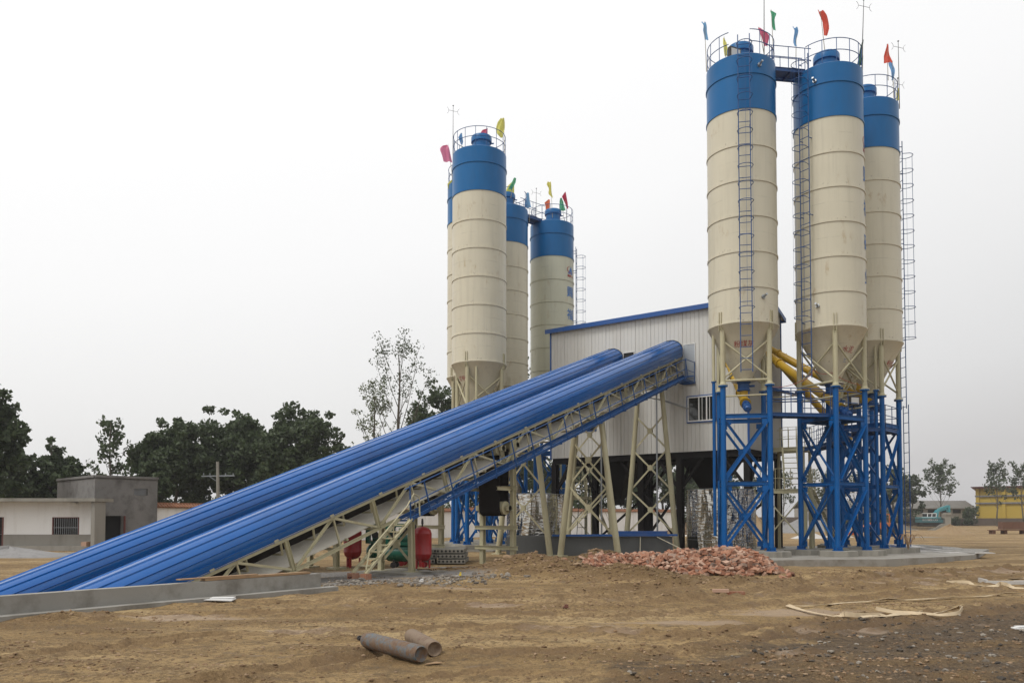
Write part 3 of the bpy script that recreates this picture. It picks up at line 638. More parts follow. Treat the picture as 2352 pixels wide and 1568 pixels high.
    for k in range(14): b.bar((.8, -.1-k*.085, zl+.03), (1.46, -.1-k*.085, zl+.03), .03, .01)
    b.build('landing', DBLUE, t, smooth=0)
    b = MB()
    for y_ in (-.08, -1.2): b.tube((1.46, y_, zl), (1.46, y_, zl+1.15), .022, n=6)
    for z_ in (1.1, .55): b.tube((1.46, -.08, zl+z_), (1.46, -1.2, zl+z_), .02, n=6)
    b.build('railing', DBLUE, t, smooth=0)
    # trestles
    def trestle(s, base_half, xs, straight=False):
        b = MB(); ztop = 10.66-s*TAN-1.06/CT; yv = -s; legs = []
        for sg in (-1, 1):
            tp = Vector((sg*.66, yv, ztop)); bt = Vector((sg*base_half, yv, 0.05))
            if straight: b.channel(bt, tp, .16, .18, .014, up=(0, 1, 0))
            else: b.tube(bt, tp, .15, .12, n=14); b.disc(tp, (0, 0, 1), .2, .03)
            b.bb(bt.x-.25, bt.x+.25, yv-.25, yv+.25, -.02, .07); legs.append((bt, tp))
            if not straight: b.bar(tp, tp+Vector((0, 0, .12)), .14, .14)
        b.channel(Vector((-.85, yv, ztop+.03)), Vector((.85, yv, ztop+.03)), .12, .12)
        lp = lambda sg, z: legs[sg][0].lerp(legs[sg][1], (z-.05)/(ztop-.05))
        for i in range(len(xs)-1):
            z0, z1 = xs[i], xs[i+1]
            for a, c, off in ((0, 1, .03), (1, 0, -.03)):
                b.angle(lp(a, z0)+Vector((0, off, 0)), lp(c, z1)+Vector((0, off, 0)), .09, .012, up=(0, 1, 0))
            q0, q1, p0, p1 = lp(0, z0).x, lp(1, z0).x, lp(0, z1).x, lp(1, z1).x
            tt = (q1-q0)/((q1-q0)+(p1-p0)); b.disc((0, yv, z0+(z1-z0)*tt), (0, 1, 0), .15, .09)
        b.build('trestle', CREAM2, t, smooth=40)
    trestle(8.8, 1.55, [.95, 3.35, 5.35]); trestle(2.5, 1.5, [1.0, 3.3, 5.4, 7.2]); trestle(21.3, .72, [.35, 1.55], True)
    # gravity take-up
    s = 15.7; zt = 10.66-s*TAN; b = MB()
    for sg in (-1, 1):
        for dy in (-.0,):
            b.channel((sg*.75, -s+dy, 0.0), (sg*.75, -s+dy, zt-.2), .16, .2, .014, up=(0, 1, 0))
        b.channel((sg*.75, -s-1.0, 2.95), (sg*.75, -s+.2, 2.95), .1, .14)
    for z in (.67, 1.45): b.channel((-1.05, -s-.12, z), (1.05, -s-.12, z), .1, .15)
    b.channel((.3, -s-.12, 3.0), (1.02, -s-.12, 3.0), .08, .14)
    b.build('take_up_frame', CREAM2, t, smooth=0)
    b = MB(); rD = .3; zb = 2.2; N1 = 10; yc = -15.95
    sec = [(-rD, zt-.75)]+[(-rD*math.cos(a), zb-rD*math.sin(a)) for a in np.linspace(0, math.pi, N1)]+[(rD, zt-.6)]
    sec = [(-rD-.0, zt-.75)]+sec[1:]
    vs = [(u, yc+a, z) for u in (-.5, .5) for a, z in sec]+[(u, yc+a*.93, z+.012) for u in (-.5, .5) for a, z in sec]; m = len(sec)
    b.add(vs, [(i, i+1, m+i+1, m+i) for i in range(m-1)]+[(2*m+i+1, 2*m+i, 3*m+i, 3*m+i+1) for i in range(m-1)]+[(i+1, i, 2*m+i, 2*m+i+1) for i in range(m-1)]+[(m+i, m+i+1, 3*m+i+1, 3*m+i) for i in range(m-1)])
    b.build('take_up_belt', RUBBER, t, smooth=40)
    for yy, zz in ((yc, zb+.01), (yc-.42, zt-.62), (yc+.5, zt-.42)):
        b = MB(); b.tube((-.6, yy, zz), (.6, yy, zz), .26, n=24); b.tube((-.8, yy, zz), (.8, yy, zz), .05, n=10)
        for sg in (-1, 1): b.box((sg*.74, yy, zz), (.12, .26, .2)); b.tube((sg*.64, yy, zz), (sg*.8, yy, zz), .11, n=14)
        b.build('drum', CREAM2, t)
    # stair from walkway to the ground
    b = MB(); st0 = C(1.1, LE, -H+.03); zs = st0.z; run = 1.95
    T = lambda u, f: Vector((u, st0.y-run*f, zs-(zs-.18)*f))
    for u in (.84, 1.38): b.channel(T(u, 0), T(u, 1), .06, .14, .012, up=(1, 0, 0))
    for k in range(1, 8): p = T(1.11, k/8.0); b.box(p, (.5, .2, .04))
    b.build('stair', CREAM2, t, smooth=0)
    b = MB()
    hs = [T(1.4, 1)+Vector((0, 0, .12))]+[T(1.4, f)+Vector((0, -.02, .55)) for f in (.92, .6, .3, .1)]+[T(1.4, 0)+Vector((0, .1, .8)), T(1.4, 0)+Vector((0, .35, .7)), T(1.4, 0)+Vector((0, .38, .1))]
    b.path(hs, .025, 8)
    for f in (.75, .4): b.tube(T(1.4, f), T(1.4, f)+Vector((0, -.05, .55)), .02, n=6)
    b.build('handrail', CREAM2, t)
    return t
cv1 = conveyor(1.77, 'nearer blue-roofed conveyor, ending right of the other against the white house wall')
cv2 = copy_tree(cv1); cv2.location = P(-1.92, V0, 0); cv2['label'] = 'farther blue-roofed conveyor, seen over the top of the nearer one'
# brick blocks under the stair feet
for cvu, nm in ((1.77, 'near'), (-1.92, 'far')):
    for k, u in enumerate((.84, 1.38)):
        q = P(cvu+u, V0-24.0); b = MB(); b.box((0, 0, .1), (.24, .26, .2)); o = b.build('brick_block', BRICK, recenter=False, smooth=0); o.location = (q.x, q.y, -.03); o.rotation_euler = (0, 0, RZ+.1*k)
        tag(o, {'near0': 'red brick block under the left foot of the nearer conveyor stair', 'near1': 'red brick block under the right foot of the nearer conveyor stair', 'far0': 'red brick block under the left foot of the farther conveyor stair', 'far1': 'red brick block under the right foot of the farther conveyor stair'}[nm+str(k)], 'brick block', 'brick blocks under the stair feet')
# ------------------------------------------------------------------ walkways between silo tops
def bridge(a, b_, label, zf=ZTOP+.05, w_=.8, r=1.35, part='top_walkway'):
    A = Vector((*a.location[:2], 0)); B = Vector((*b_.location[:2], 0)); d = (B-A).normalized(); tg = Vector((-d.y, d.x, 0)); A = A+d*r; B = B-d*r; z = Vector((0, 0, zf))
    t = thing(part, label, 'walkway', tuple((A+B)/2), 0, 'steel walkways between the silos'); c = (A+B)/2
    m = MB()
    for s_ in (-w_/2, w_/2): m.channel(A+tg*s_+z-c, B+tg*s_+z-c, .08, .18)
    m.bar(A+z-c+Vector((0, 0, .03)), B+z-c+Vector((0, 0, .03)), w_-.1, .02); L_ = (B-A).length; k = .2
    while k < L_: m.bar(A+d*k+tg*-w_/2+z-c-Vector((0, 0, .05)), A+d*k+tg*w_/2+z-c-Vector((0, 0, .05)), .05, .1); k += .75
    m.build('deck', DBLUE, t, smooth=0); m = MB()
    for s_ in (-w_/2, w_/2):
        for h in (1.1, .55): m.tube(A-d*.3+tg*s_+z-c+Vector((0, 0, h)), B+d*.3+tg*s_+z-c+Vector((0, 0, h)), .018, n=6)
        k = 0; n_ = max(2, round(L_/.75))
        for k in range(n_+1): q = A.lerp(B, k/n_)+tg*s_+z-c; m.tube(q, q+Vector((0, 0, 1.1)), .018, n=6)
    m.build('railing', DBLUE, t); return t
bridge(S['R1'], S['R2'], 'blue railed bridge between the tops of the two silos nearest on the right')
bridge(S['L2'], S['L3'], 'blue railed bridge from the top of the silo behind the white building')
bridge(S['L1'], S['L0'], 'blue railed bridge behind the top of the front left silo')
# service platform at mid height
def platform(label, poly, zf, rail_edges, legs=()):
    cx = sum(p[0] for p in poly)/len(poly); cy = sum(p[1] for p in poly)/len(poly)
    t = thing('service_platform', label, 'platform', (cx, cy, 0), 0, 'blue service platforms under the silos'); pl = [(x-cx, y-cy) for x, y in poly]
    m = MB(); m.prism(pl, zf-.02, zf); n = len(pl)
    for i in range(n): a, b_ = pl[i], pl[(i+1) % n]; m.channel((*a, zf-.1), (*b_, zf-.1), .06, .14)
    for k in range(1, 6):
        a = Vector((*pl[0], zf-.07)).lerp(Vector((*pl[1], zf-.07)), k/6); b_ = Vector((*pl[3], zf-.07)).lerp(Vector((*pl[2], zf-.07)), k/6); m.bar(a, b_, .05, .08)
    m.build('deck', DBLUE, t, smooth=0); m = MB()
    for i in rail_edges:
        a = Vector((*pl[i], zf)); b_ = Vector((*pl[(i+1) % n], zf)); L_ = (b_-a).length; q = max(1, round(L_/.95))
        for h in (1.1, .6): m.tube(a+Vector((0, 0, h)), b_+Vector((0, 0, h)), .02, n=6)
        for k in range(q+1): p = a.lerp(b_, k/q); m.tube(p, p+Vector((0, 0, 1.1)), .02, n=6)
    m.build('railing', DBLUE, t); return t
platform('blue railed platform spanning from the nearest right silo to its neighbour', [(11.6, 35.9), (14.4, 36.25), (14.4, 37.0), (11.6, 36.7)], 6.55, (0, 2))
platform('blue platform under the cone of the silo with the left-hand ladder', [(14.5, 36.3), (16.3, 37.2), (16.0, 38.9), (14.0, 38.6)], 6.5, (0, 1, 2))
platform('blue platform under the cone of the rightmost silo', [(16.6, 39.2), (18.1, 38.9), (19.4, 40.3), (17.6, 41.6)], 6.2, (0, 1, 2))
platform('blue platform under the hidden rear silo of the right cluster', [(17.6, 43.6), (19.6, 43.4), (20.0, 45.4), (17.9, 45.7)], 5.6, (0, 1, 2, 3))
platform('blue platform under the front silo of the left cluster', [(-3.2, 44.6), (-.9, 44.4), (-.7, 46.4), (-3.0, 46.7)], 6.4, (0, 1, 3))
# ------------------------------------------------------------------ screw conveyors
def screw(a, b_, label, r=.2, motor=True, drop=1.0, flip=1):
    a, b_ = Vector(a), Vector(b_); t = thing('screw_conveyor', label, 'screw conveyor', tuple(a), 0, 'yellow screw conveyors feeding the house'); d = (b_-a); L_ = d.length; d.normalize(); m = MB()
    m.tube((0, 0, 0), d*L_, r, n=18); k = 1.4
    while k < L_-.3: m.tube(d*(k-.04), d*(k+.04), r+.06, n=18); k += 2.3
    m.tube(-d*.05, d*.08, r+.05, n=18); k = .8
    while k < L_-.5: m.path([d*k+Vector((.03*math.cos(q), 0, r+.02+.06*math.sin(q))) for q in np.linspace(0, math.pi, 6)], .012, 5); k += 1.15
    m.build('screw_tube', YEL, t); m = MB(); q = d*.45
    m.tube(q, q+Vector((0, 0, drop*.45)), .17, .2, n=16); m.tube(q+Vector((0, 0, drop*.45)), q+Vector((0, 0, drop*.55)), .24, n=16); m.tube(q+Vector((0, 0, drop*.55)), q+Vector((0, 0, drop)), .21, n=16); m.build('inlet', YEL, t)
    m = MB(); h = Vector((d.x, d.y, 0)).normalized()
    m.tube(-d*.02, -d*.28, .15, n=16); m.tube(-d*.28, -d*.34, .2, n=16)
    m.tube(-d*.34, -d*.72, .17, n=18); m.tube(-d*.72, -d*.8, .15, .1, n=18); side = Vector((-h.y, h.x, 0)); m.box(-d*.5+Vector((0, 0, .19)), (.14, .14, .1))
    for k in range(12): an = k*math.pi/6; x, y, _ = m.basis(d); m.bar(-d*.36+(x*math.cos(an)+y*math.sin(an))*.175, -d*.7+(x*math.cos(an)+y*math.sin(an))*.175, .012, .02)
    m.build('motor', DBLUE, t); return t
r1 = S['R1'].location
screw(at(1712, 925, 36.3), P(4.99, V0+.1, 10.3), 'yellow screw conveyor rising from the nearest right silo to the house front', drop=1.15)
screw(at(1930, 937, 37.6), at(1760, 812, 43.9), 'yellow screw conveyor from the silo with the left-hand ladder, lower of the two long ones', r=.20)
screw(at(1995, 925, 40.2)+Vector((0, 0, 0)), at(1762, 799, 44.6), 'yellow screw conveyor from the rightmost silo, upper of the two long ones', r=.20)
screw((18.6, 44.4, 6.1), P(HW, 8.6, 11.0), 'yellow screw conveyor from the hidden rear silo, farthest of the right-hand ones', r=.19)
screw((-1.6, 45.8, 6.7), P(-HW+.05, 6.4, 10.9), 'yellow screw conveyor behind the legs of the front left silo', r=.19)
# second vertical chute under the rightmost silo
# ------------------------------------------------------------------ flags and rods
FC = {'blue': (.17, .38, .66), 'yellow': (.72, .68, .18), 'pink': (.66, .15, .24), 'green': (.10, .42, .24), 'red': (.70, .11, .07), 'orange': (.75, .19, .09), 'dark green': (.03, .12, .08), 'crimson': (.50, .04, .09), 'light blue': (.22, .45, .70), 'rose': (.78, .27, .42)}
FM = {}
for k, c in FC.items():
    m_, n_, bs = newmat('cloth_'+k.replace(' ', '_')); bs.inputs['Base Color'].default_value = c4(c); bs.inputs['Roughness'].default_value = .8
    tr = N(n_, 'ShaderNodeBsdfTranslucent'); tr.inputs['Color'].default_value = c4(c); ms = N(n_, 'ShaderNodeMixShader'); ms.inputs[0].default_value = .45
    L(n_, bs.outputs[0], ms.inputs[1]); L(n_, tr.outputs[0], ms.inputs[2]); L(n_, ms.outputs[0], n_.nodes['Material Output'].inputs[0]); FM[k] = m_
BAMBOO = solid('bamboo_pole', (.30, .27, .20), .7)
def flag(color, label, base, tip, outline, Y):
    """base/tip: pole in picture units at depth Y; outline: hanging edge as (side offset, drop) from the pole tip down"""
    B = at(base[0], base[1], Y); T = at(tip[0], tip[1], Y); t = thing('flag', label, 'flag', tuple(B), 0, 'coloured flags on the silo tops')
    m = MB(); m.tube((0, 0, 0), T-B, .02, .008, n=6); m.build('pole', BAMBOO, t)
    rng = random.Random(hash(label) % 999 if False else sum(map(ord, label))); m = MB(); rows = []
    up = (B-T).normalized(); nr = 9; ph = rng.uniform(0, 6)
    for i in range(nr+1):
        f = i/nr; q = f*(len(outline)-1); k = min(int(q), len(outline)-2); fr = q-k
        gx_ = 1.25; a0 = gx_*(outline[k][0]*(1-fr)+outline[k+1][0]*fr); a1 = gx_*(outline[k][1]*(1-fr)+outline[k+1][1]*fr); y_ = outline[k][2]*(1-fr)+outline[k+1][2]*fr
        row = []
        for j in range(8):
            g = j/7; xx = a0+(a1-a0)*g
            row.append(Vector((xx*Y/F, .11*math.sin(g*9+ph+f*3)*min(1, abs(a1-a0)*Y/F*1.6)+.04*math.sin(f*7+ph), 0))+(T-B)+Vector((0, 0, -y_*Y/F-.02*math.sin(g*7+ph))))
        rows.append(row)
    vs = [p for r in rows for p in r]; m.add(vs, [(i*8+j, i*8+j+1, (i+1)*8+j+1, (i+1)*8+j) for i in range(nr) for j in range(7)])
    m.build('cloth', FM[color], t, smooth=60); return t
# outline rows: (left x, right x, drop) in picture units relative to the tip
flag('light blue', 'light blue flag, leftmost on the nearest right silo', (1623, 165), (1618, 50), [(-6, 2, 2), (-2, 4, 12), (-3, 5, 20), (-1, 6, 30), (0, 7, 45)], 36.0)
flag('yellow', 'thin yellow flag behind the floodlight on the nearest right silo', (1668, 140), (1663, 84), [(-1, 1, 2), (-2, 4, 15), (-1, 6, 30), (1, 8, 46)], 37.4)
flag('pink', 'pink flag beside the lightning rod of the nearest right silo', (1757, 135), (1743, 62), [(-1, 2, 1), (0, 9, 10), (3, 20, 22), (6, 19, 30), (9, 16, 46)], 36.6)
flag('green', 'bright green flag on a tall pole between the two nearest right silos', (1778, 145), (1771, 22), [(-1, 1, 2), (0, 10, 12), (1, 6, 22), (1, 8, 36), (4, 9, 50)], 37.0)
flag('blue', 'crumpled blue flag standing over the bridge between two right silos', (1828, 150), (1829, 62), [(-8, 2, 2), (-4, 4, 12), (-5, 2, 25), (-6, -1, 38), (-4, 0, 48)], 37.6)
flag('red', 'tall red flag above the silo with the left-hand ladder', (1896, 130), (1884, 26), [(-6, 6, 0), (-4, 14, 10), (4, 17, 25), (5, 17, 40), (6, 12, 60)], 38.6)
flag('dark green', 'dark green flag hanging at the right rim of the middle right silo', (1981, 165), (1982, 92), [(-1, 1, 0), (-5, 0, 20), (-8, 0, 40), (-12, -3, 62)], 37.6)
flag('red', 'bright red flag above the rightmost silo', (2040, 185), (2037, 102), [(0, 2, 0), (-3, 4, 15), (-6, 7, 30), (-6, 9, 46)], 41.5)
flag('blue', 'blue flag hanging lowest right above the rightmost silo', (2053, 225), (2050, 140), [(-7, 0, 3), (-4, 3, 18), (-3, 3, 30), (-1, 2, 46)], 40.4)
flag('yellow', 'small yellow-green flag at the far right rim', (2060, 240), (2064, 203), [(-2, 1, 0), (-4, 1, 12), (-5, 0, 30)], 41.2)
flag('rose', 'rose pink flag hanging outside the left edge of the front left silo', (1041, 420), (1029, 331), [(-3, 0, 2), (-14, 1, 6), (-15, 3, 14), (-11, 5, 26), (-8, 8, 42)], 47.0)
flag('blue', 'small blue flag inside the railing of the front left silo', (1061, 350), (1060, 306), [(-1, 1, 0), (-6, 2, 12), (-3, 3, 20), (-1, 2, 28)], 44.9)
flag('pink', 'pink-red flag behind the filter of the front left silo', (1117, 345), (1120, 294), [(-1, 0, 1), (-11, 0, 6), (-14, 0, 14), (-14, 0, 26)], 46.4)
flag('yellow', 'large yellow flag on the right of the front left silo', (1159, 362), (1157, 272), [(-5, 1, 0), (-12, 2, 10), (-15, 2, 25), (-13, 0, 36), (-6, -1, 46)], 45.9)
flag('yellow', 'yellow flag peeping out behind the left edge of the front left silo', (1036, 440), (1040, 408), [(-6, 4, 6), (-10, 4, 14), (-9, 2, 26)], 49.5)
flag('yellow', 'broad yellow flag low behind the right edge of the front left silo', (1180, 470), (1181, 414), [(-4, 0, 2), (-12, 0, 12), (-16, 0, 28), (-16, 0, 42)], 54.0)
flag('green', 'small green flag behind the right edge of the front left silo', (1173, 455), (1182, 408), [(-2, 3, 0), (-6, 2, 12), (-10, -2, 22), (-12, -6, 28)], 53.6)
flag('light blue', 'light blue flag beside the rear left top bridge', (1216, 510), (1215, 443), [(-6, 0, 0), (-5, 1, 12), (-8, 2, 24), (-8, 4, 35)], 54.6)
flag('yellow', 'yellow flag above the silo behind the white building', (1269, 500), (1265, 418), [(-6, 0, 0), (-8, 1, 8), (-3, 1, 16), (-5, 2, 28), (3, 4, 38)], 56.6)
flag('orange', 'orange flag above the silo behind the white building', (1262, 505), (1263, 458), [(-3, 0, 0), (-10, 0, 8), (-8, 0, 18), (-8, -1, 30)], 57.4)
flag('crimson', 'crimson flag at the right rim of the silo behind the white building', (1302, 520), (1299, 441), [(-1, 0, 0), (-7, 2, 12), (-2, 4, 24), (3, 5, 40)], 57.2)
flag('green', 'green flag hanging with the crimson one behind the white building', (1297, 515), (1289, 455), [(-2, 1, 0), (-3, 4, 8), (-3, 5, 18), (-2, 8, 30)], 56.9)
def rod(label, base, top, Y, cross=True, cy=None):
    B = at(base[0], base[1], Y); T = at(top[0], top[1], Y); t = thing('lightning_rod', label, 'lightning rod', tuple(B), 0, 'lightning rods on the silo tops')
    m = MB(); m.tube((0, 0, 0), (T-B)*.55, .022, .018, n=6); m.tube((T-B)*.55, T-B, .018, .012, n=6); m.lathe([(0, -.05), (.05, 0), (0, .05)], 8, tuple(T-B)); m.build('mast', DARK, t)
    if cross:
        z = T-B+Vector((0, 0, -.32)); m = MB(); m.tube(z-Vector((.26, 0, -.06)), z+Vector((.26, 0, -.06)), .009, n=5)
        for s_ in (-1, 1): m.path([z+Vector((s_*(.42-.16*math.cos(a)), 0, -s_*.06+.2*math.sin(a))) for a in np.linspace(-1.2, 1.2, 8)], .008, 5)
        m.build('collector', DARK, t)
rod('lightning rod rising out of the photo on the nearest right silo', (1755, 140), (1755, -60), 36.0)
rod('lightning rod at the right rim of the middle right silo', (1979, 165), (1984, 0), 37.2)
rod('taller lightning rod at the far right rim', (2066, 250), (2063, 95), 40.6)
rod('shorter lightning rod at the far right rim', (2061, 240), (2062, 180), 42.5)
rod('lightning rod at the left rim of the front left silo', (1040, 390), (1041, 243), 46.2)
rod('lightning rod behind the rear left bridge', (1231, 500), (1232, 433), 55.4)
# floodlights, sensors
def flood(label, p, az, s=.5):
    t = thing('floodlight', label, 'floodlight', tuple(p), az, 'floodlights'); m = MB(); m.bb(-s/2, s/2, 0, .18, -s*.42, s*.42); m.bb(-.03, .03, .05, .12, -s*.42-.12, -s*.42); m.build('housing', DARK, t, smooth=0)
    m = MB(); m.bb(-s*.4, s*.4, -.015, -.001, -s*.3, s*.3); m.build('lens', LAMP, t, smooth=0)
flood('floodlight on the top rim of the nearest right silo', at(1690, 122, 35.6)+Vector((0, 0, 0)), R(25), .62)
flood('floodlight on the service platform among the right silo legs', at(1932+60-28, 920, 37.0), R(15), .5)
def sensor(label, p, d):
    m = MB(); d = Vector(d).normalized(); m.tube((0, 0, 0), d*.12, .09, n=14); m.tube(d*.12, d*.34, .05, n=12); o = m.build('level_sensor', GALV, recenter=False); o.location = p; tag(o, label, 'sensor', 'level sensors on the silos')
for k, lb, az, z in (('R1', 'silver level sensor high on the blue top of the nearest right silo', 285, 21.95), ('R1', 'silver level sensor low on the nearest right silo', 288, 11.55), ('R2', 'silver level sensor high on the blue top of the middle right silo', 228, 21.75), ('R2', 'silver level sensor low on the middle right silo', 228, 11.4)):
    c = S[k].location; d = Vector((math.cos(R(az)), math.sin(R(az)), .25)); sensor(lb, (c.x+1.49*math.cos(R(az)), c.y+1.49*math.sin(R(az)), z), d)
def cable(name, label, pts, r=.012, mt=WIRE, sag=0):
    m = MB(); q = []
    for i in range(len(pts)-1):
        a, b_ = Vector(pts[i]), Vector(pts[i+1])
        for k in range(9): f = k/9; q.append(a.lerp(b_, f)-Vector((0, 0, sag*4*f*(1-f))))
    q.append(Vector(pts[-1])); m.path(q, r, 5); return tag(m.build(name, mt), label, 'cable')
cable('cable', 'orange cable sagging between the cones of the two nearest right silos', [at(1760, 888, 35.8), at(1840, 875, 36.6), at(1868, 850, 37), at(1910, 855, 36.8), at(1985, 885, 37.4)], .014, WIREO, .12)
# ------------------------------------------------------------------ foil-wrapped tanks
def foiltank(label, p, r, h, seed):
    rng = np.random.RandomState(seed); n, m_ = 220, 60; th = np.linspace(0, 2*np.pi, n, endpoint=False); zz = np.linspace(0, h, m_)
    T_, Z_ = np.meshgrid(th, zz); D = np.zeros_like(T_)
    for k in range(26):
        c0, z0, wd, hg, a = rng.uniform(0, 6.28), rng.uniform(0, h), rng.uniform(.03, .12), rng.uniform(.15, .7), rng.uniform(-.02, .02)
        dt = (T_-c0+np.pi) % (2*np.pi)-np.pi; D += a*np.exp(-(dt/wd)**2-((Z_-z0)/hg)**2)
    D += .012*np.sin(T_*11+seed+np.sin(Z_*1.3))+.006*np.sin(T_*27+np.sin(Z_*2.1)*2); rr = r+D; V = np.stack([rr*np.cos(T_), rr*np.sin(T_), Z_], -1).reshape(-1, 3)
    i, j = np.meshgrid(np.arange(n), np.arange(m_-1)); a = (j*n+i).ravel(); b_ = (j*n+(i+1) % n).ravel(); Fq = np.stack([a, b_, b_+n, a+n], 1)
    t = thing('water_tank', label, 'tank', p, 0, 'foil-wrapped tanks under the house'); npmesh('wrap', V, Fq, FOIL, t, smooth=True)
    m = MB(); m.lathe([(r-.03, h-.02), (r-.02, h+.03), (0, h+.12)], 48); m.build('lid', GALV, t)
    m = MB()
    for k in range(7): z = h*(k+.5)/7; m.path([((r+.02)*math.cos(a), (r+.02)*math.sin(a), z) for a in np.linspace(0, 2*math.pi, 60, endpoint=False)], .006, 4, True)
    m.build('straps', GALV, t)
foiltank('foil-wrapped round tank behind the legs of the nearest right silo', (10.4, 40.15, .1), 1.68, 3.1, 3)
foiltank('foil-wrapped round tank standing behind the dark concrete basin', (1.4, 46.6, .1), 1.68, 3.05, 9)
# dark basin
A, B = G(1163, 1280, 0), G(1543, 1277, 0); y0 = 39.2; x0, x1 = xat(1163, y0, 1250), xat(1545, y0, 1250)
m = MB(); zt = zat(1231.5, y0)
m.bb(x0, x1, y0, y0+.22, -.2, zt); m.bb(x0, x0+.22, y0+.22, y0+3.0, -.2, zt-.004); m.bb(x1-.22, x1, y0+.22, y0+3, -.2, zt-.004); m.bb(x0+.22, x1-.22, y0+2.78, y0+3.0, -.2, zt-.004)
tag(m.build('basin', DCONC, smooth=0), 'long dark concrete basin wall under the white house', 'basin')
m = MB(); a = at(1268, 1229, y0-.1); b_ = at(1556, 1228, y0-.1); m.bar(a, b_, .12, .1); tag(m.build('steel_beam', TRIM, smooth=0), 'long blue steel beam lying along the rim of the dark basin', 'beam')
m = MB(); m.box(at(1470, 1223, y0+.5), (2.6, .5, .18)); tag(m.build('metal_sheet', TRIM, smooth=0), 'folded blue sheet lying on the right half of the dark basin', 'sheet')
cable('hose', 'thin white hose hanging over the dark basin wall', [at(1471, 1232, y0-.08), at(1470, 1275, y0-.25)], .025, CREAM)
cable('hose', 'cream rope slanting down from the basin rim to the bricks', [at(1506, 1231, y0-.08), at(1545, 1250, y0-.5), at(1585, 1270, y0-1.6)], .025, CREAM)
cable('cable', 'thin green cable dangling down the dark basin wall', [at(1128+0, 1231, 39.0)+Vector((1.0, 0, 0)), at(1160, 1255, 38.8)+Vector((.2, 0, 0)), at(1172, 1260, 38.7)], .012, GREEN)
# ------------------------------------------------------------------ stair towers
def stairtower(label, loc, rz):
    t = thing('stair_tower', label, 'stairs', loc, rz, 'cream stair towers beside the house'); m = MB(); Z1, Z2 = 3.2, 5.5
    for (u, v), h in (((0, 0), Z1), ((2.2, 0), Z1), ((2.2, 1.3), Z1), ((0, 1.3), Z2), ((0, 2.6), Z2), ((1.7, 1.4), Z2), ((1.7, 2.6), Z2)): m.tube((u, v, 0), (u, v, h), .085, n=12)
    m.bar((0, 0, .4), (0, 1.3, 3.0), .07); m.bar((0, 1.3, .4), (0, 0, 3.0), .07); m.bar((0, 0, .4), (2.2, 0, 3.0), .06); m.bar((2.2, 0, .4), (0, 0, 3.0), .06)
    m.build('frame', CREAM2, t); m = MB(); m.bb(-.1, 2.3, -.1, 1.4, Z1, Z1+.03); m.build('landing', CREAM2, t, smooth=0); m = MB(); m.bb(-.1, 1.8, 1.35, 2.7, Z2, Z2+.03); m.build('landing', CREAM2, t, smooth=0); m = MB()
    for a, b_, z in (((-.1, -.1), (2.3, -.1), Z1), ((2.3, -.1), (2.3, 1.4), Z1), ((-.1, 1.3), (1.8, 1.3), Z2), ((1.8, 1.3), (1.8, 2.7), Z2), ((-.1, 2.7), (1.8, 2.7), Z2)): (m := MB()).channel((*a, z-.1), (*b_, z-.1), .06, .2); m.build('landing_beam', CREAM2, t, smooth=0)
    def flight(p, q, wv):
        p, q, wv = Vector(p), Vector(q), Vector(wv); m = MB(); m.channel(p-wv, q-wv, .05, .16, .012); m.channel(p+wv, q+wv, .05, .16, .012); n = int(abs(p.z-q.z)/.27)
        for k in range(1, n): c = p.lerp(q, k/n); m.bar(c-wv, c+wv, .18, .03)
        return m.build('flight', CREAM2, t, smooth=0)
    flight((2.3, .65, Z1), (3.6, .65, .05), (0, .4, 0)); flight((1.0, 1.3, Z2), (1.5, .1, Z1), (.35, .1, 0))
    m = MB()
    def rl(pts, z, hs=(1.1, .6)):
        for h in hs: m.path([(*p, z+h) for p in pts], .02, 6)
        for i in range(len(pts)-1):
            for k in range(3): x = pts[i][0]+(pts[i+1][0]-pts[i][0])*k/3; y = pts[i][1]+(pts[i+1][1]-pts[i][1])*k/3; m.tube((x, y, z), (x, y, z+hs[0]), .02, n=6)
    rl([(-.1, 1.3), (-.1, -.1), (2.3, -.1)], Z1); rl([(.5, 1.35), (1.8, 1.35), (1.8, 2.7), (-.1, 2.7)], Z2); rl([(2.3, 1.4), (1.9, 1.4)], Z1)
    m.path([(.65, 1.2, Z2+1.0), (1.15, 0, Z1+1.0)], .02, 6); m.path([(1.35, 1.4, Z2+1.0), (1.85, .2, Z1+1.0)], .02, 6); m.path([(2.3, .25, Z1+.9), (3.6, .25, .95)], .02, 6)
    m.build('railing', CREAM2, t); return t
st1 = stairtower('cream steel stair tower between the white house and the right silos', tuple(P(6.35, 6.6, .1)), RZ)
st2 = copy_tree(st1); st2.location = (3.3, 55.5, .05); st2.rotation_euler = (0, 0, RZ+.5); st2['label'] = 'cream steel stair tower seen far back under the white house'
# blue footbridge from upper landing to the right silos
pf = P(8.1, 8.3); q_ = at(1935, 1010, 38.6)
A_ = Vector((pf.x+.2, pf.y, 5.45)); B_ = Vector((q_.x+.2, 39.4, 5.5)); t = thing('footbridge', 'dark blue footbridge running from the cream stair tower to the right silos', 'footbridge', tuple((A_+B_)/2)); c_ = (A_+B_)/2; d_ = (B_-A_).normalized(); s_ = Vector((-d_.y, d_.x, 0))*.4
m = MB(); m.channel(A_-s_-c_, B_-s_-c_, .07, .18); m.channel(A_+s_-c_, B_+s_-c_, .07, .18); m.bar(A_-c_+Vector((0, 0, .06)), B_-c_+Vector((0, 0, .06)), .72, .02); m.build('deck', DBLUE, t, smooth=0); m = MB()
for sg in (-1, 1):
    for h in (1.1, .8, .4): m.tube(A_+s_*sg-c_+Vector((0, 0, h)), B_+s_*sg-c_+Vector((0, 0, h)), .016, n=6)
    for k in range(8): q = A_.lerp(B_, k/7)+s_*sg-c_; m.tube(q, q+Vector((0, 0, 1.1)), .016, n=6)
